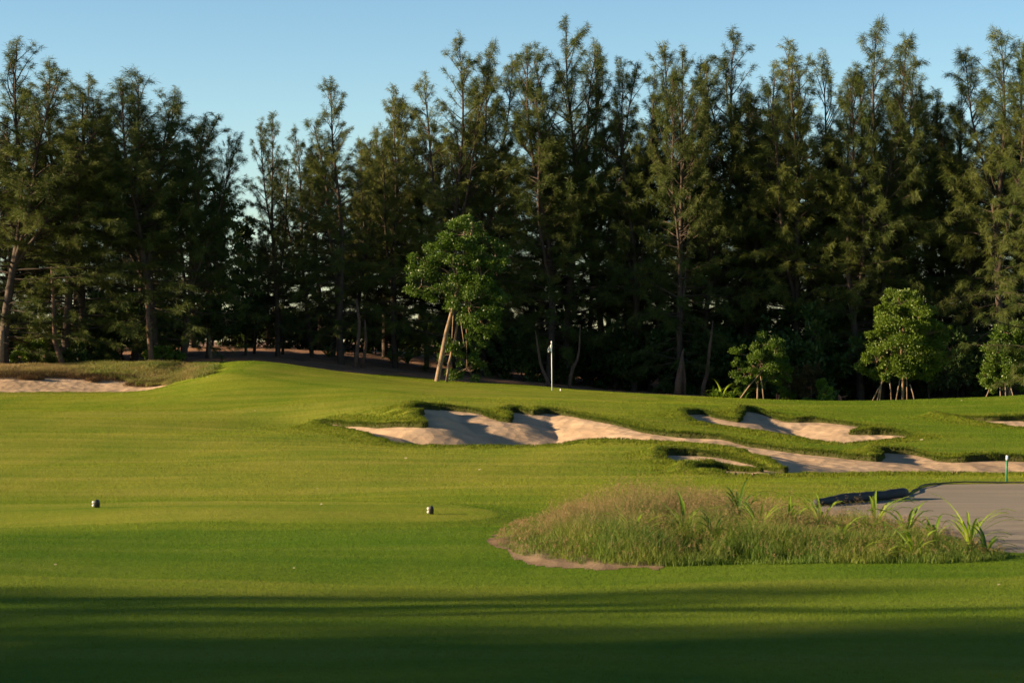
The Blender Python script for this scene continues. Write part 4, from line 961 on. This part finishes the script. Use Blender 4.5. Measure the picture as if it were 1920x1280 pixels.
# ---------------------------------------------------------------- tee markers: black domed block with two white balls
def tee_marker(px, D, wx, label, yaw):
    b = gpt(px, D); root = empty('tee_marker', b); root.rotation_euler = (0, 0, yaw)
    # upright rounded tablet: arch outline given a thickness with rounded edge
    n = 28; prof = []
    h = .135; w = wx
    for i in range(n):
        a = math.pi * i / (n - 1); prof.append((math.cos(a) * w / 2 * (1.0), h * .52 + math.sin(a) * h * .48))
    prof += [(-w / 2 * .96, h * .25), (-w / 2 * .86, 0), (w / 2 * .86, 0), (w / 2 * .96, h * .25)]
    prof = np.array(prof); m = len(prof); c = prof.mean(0); t = .075
    rings = []
    for yy, sc in ((-t / 2, .0), (-t / 2, .86), (-t / 2 * .8, .96), (-t / 2 * .45, 1), (t / 2 * .45, 1), (t / 2 * .8, .96), (t / 2, .86), (t / 2, .0)):
        q_ = c + (prof - c) * max(sc, .01); rings.append(np.stack([q_[:, 0], np.full(m, yy), q_[:, 1]], 1))
    V = np.concatenate(rings); i = np.arange(len(rings) - 1)[:, None] * m; j = np.arange(m)[None]; j2 = (j + 1) % m
    Fq = np.stack([i + j, i + j2, i + m + j2, i + m + j], -1).reshape(-1, 4)
    link('block', mesh_np('block', V, Fq, M['black'], True), root)
    for zz in (.036, .088): ico('ball', .0235, M['white'], (-w / 2 - .012, -.004, zz), parent=root)
    tag(root, label, 'tee marker', 'black tee markers on the tee')
tee_marker(182, 33.9, .095, 'left black tee marker with two white balls on its side, on the tee far left', R(4))
tee_marker(809, 32.4, .072, 'right black tee marker with two white balls on its side, near the tall grass', R(6))

# green stake with white top
b = gpt(1887, 40.0); root = empty('green_stake', b); hg = .52
T = Tubes(); T.add([(0, 0, -.1), (.004, 0, hg * .5), (.012, 0, hg * .82)], [.021, .021, .021], 4, cap=True); link('post', T.mesh('post', M['green_paint'], False), root)
T = Tubes(); T.add([(.012, 0, hg * .822), (.014, 0, hg)], [.0225, .0225], 4, cap=True); link('white_top', T.mesh('white_top', M['white'], False), root)
T = Tubes(); T.add([(-.03, -.02, hg * .84), (.0, -.027, hg * .82), (.03, -.02, hg * .815)], [.004, .005, .004], 5, cap=True); link('cable_tie', T.mesh('cable_tie', M['black']), root)
tag(root, 'green distance stake with a white top at the back of the grey gravel', 'stake')

# black roll lying on the edge
pts = []; rad = []
for i in range(26):
    v = i / 25; px = 1530 + 165 * v; D = 34.5 + 2.4 * v; p = gpt(px, D)
    r_ = .055 + .028 * smoothstep(np.array(v / .35)) + .002 * math.sin(i * 1.9) + (.008 if v > .8 else 0)
    pts.append((p.x, p.y + .04 * math.sin(v * 5), p.z + r_ * .85 + .003 * math.sin(i * .9))); rad.append(float(r_))
T = Tubes(); T.add(pts, rad, 16, cap=True)
c0 = np.array(pts).mean(0); o_me = T.mesh('cloth_roll', M['fabric_roll']); o = link('cloth_roll', o_me)
tag(o, 'long roll of black ground cloth lying between the turf and the grey gravel', 'roll')

# fallen leaves and scraps on the turf
def scrap(px, D, size, label):
    b = gpt(px, D); n = 6; V = []
    r_ = np.random.default_rng(int(px)); a0 = r_.uniform(0, 6); size *= .38
    for i in range(n): a = a0 + i * 2 * math.pi / n; V.append((math.cos(a) * size, math.sin(a) * size * .45, .02 + .25 * size * math.sin(a) + .3 * size * r_.random()))
    V2 = [(x, y, z - .006) for x, y, z in V]; V = V + V2 + [(0, 0, .02), (0, 0, .012)]
    Fc = [[i, (i + 1) % n, 2 * n, 2 * n] for i in range(n)]
    me = bpy.data.meshes.new('fallen_leaf')
    me.from_pydata(V, [], [[i, (i + 1) % n, 2 * n] for i in range(n)] + [[n + (i + 1) % n, n + i, 2 * n + 1] for i in range(n)] + [[(i + 1) % n, i, n + i, n + (i + 1) % n] for i in range(n)])
    me.materials.append(M['dry_leaf']); o = link('fallen_leaf', me); o.location = b; tag(o, label, 'leaf', 'pale fallen leaves on the turf')
for a in [(389, 86, .10, 'pale leaf on the slope below the crest of the mound'), (228, 85.5, .07, 'pale leaf on the turf right under the left bunker'), (478, 70, .07, 'pale leaf on the slope left of the bunker, near the mound tip'), (1803, 87, .11, 'pale scrap on the turf near the far right bunker'), (1583, 71, .09, 'pale scrap at the back rim of the upper bunker'),
    (1728, 60.5, .16, 'flat pale scrap right of the tongue of the upper bunker'), (761, 48.5, .12, 'flat pale leaf on the fairway in front of the long bunker'), (899, 44.8, .09, 'pale leaf on the fairway right of the centre'), (602, 33.8, .06, 'brown leaf on the tee between the two markers'), (595, 39, .05, 'pale leaf behind the tee'),
    (104, 25.2, .05, 'pale leaf on the near turf at the left'), (551, 25.4, .035, 'pale leaf on the near turf below the tee'), (1873, 23.8, .04, 'pale leaf on the near turf below the right end of the bed')]:
    scrap(*a)

# ---------------------------------------------------------------- light, sky, camera
EL, AZ = 14.5, 8.            # sun low on the left, a little behind the camera
sd = Vector((-math.cos(R(AZ)) * math.cos(R(EL)), -math.sin(R(AZ)) * math.cos(R(EL)), math.sin(R(EL))))
sun = bpy.data.lights.new('sun', 'SUN'); sun.energy = 5.0; sun.angle = R(.7); sun.color = (1, .75, .45)
so = bpy.data.objects.new('sun', sun); col.objects.link(so); so.rotation_euler = sd.to_track_quat('Z', 'Y').to_euler()
w = bpy.data.worlds.new('World'); bpy.context.scene.world = w; w.use_nodes = True; N = w.node_tree.nodes; L = w.node_tree.links
sky = N.new('ShaderNodeTexSky'); sky.sky_type = 'NISHITA'; sky.sun_disc = False; sky.sun_elevation = R(EL)
sky.sun_rotation = math.atan2(sd.x, sd.y); sky.air_density = 1.0; sky.dust_density = .2; sky.ozone_density = 2.5
tint = N.new('ShaderNodeMix'); tint.data_type = 'RGBA'; tint.blend_type = 'MULTIPLY'; tint.inputs[0].default_value = 1; tint.inputs[7].default_value = (.86, 1.02, 1.13, 1)
L.new(sky.outputs[0], tint.inputs[6]); 
tcw = N.new('ShaderNodeTexCoord'); sx = N.new('ShaderNodeSeparateXYZ'); L.new(tcw.outputs['Generated'], sx.inputs[0])
# added gradient: high sky dimmed to lower ambient light, low sky brightened
gr = ramp(N, L, sx.outputs['Z'], [(0, (1.25, 1.08, .95)), (.10, (1.25, 1.12, 1.0)), (.22, (.95, .95, .92)), (.6, (.42, .42, .40))])
t2 = N.new('ShaderNodeMix'); t2.data_type = 'RGBA'; t2.blend_type = 'MULTIPLY'; t2.inputs[0].default_value = 1
L.new(tint.outputs[2], t2.inputs[6]); L.new(gr.outputs[0], t2.inputs[7])
L.new(t2.outputs[2], N['Background'].inputs['Color']); N['Background'].inputs['Strength'].default_value = .06
sc = bpy.context.scene
cam = bpy.data.cameras.new('camera'); co = bpy.data.objects.new('camera', cam); col.objects.link(co)
cam.sensor_width = 36; cam.lens = 72; co.location = (0, 0, EYE); co.rotation_euler = (R(90), 0, 0); cam.clip_end = 8000; cam.clip_start = .1
cam.dof.use_dof = True; cam.dof.focus_distance = 75; cam.dof.aperture_fstop = 4.0
sc.camera = co
sc.view_settings.view_transform = 'Standard'; sc.view_settings.look = 'None'; sc.view_settings.gamma = 1; sc.view_settings.use_curve_mapping = False
sc.view_settings.exposure = 1.55
sc.cycles.max_bounces = 6; sc.cycles.diffuse_bounces = 2; sc.cycles.transparent_max_bounces = 4
# helper keys off
for o in bpy.data.objects:
    if 'H' in o.keys(): del o['H']
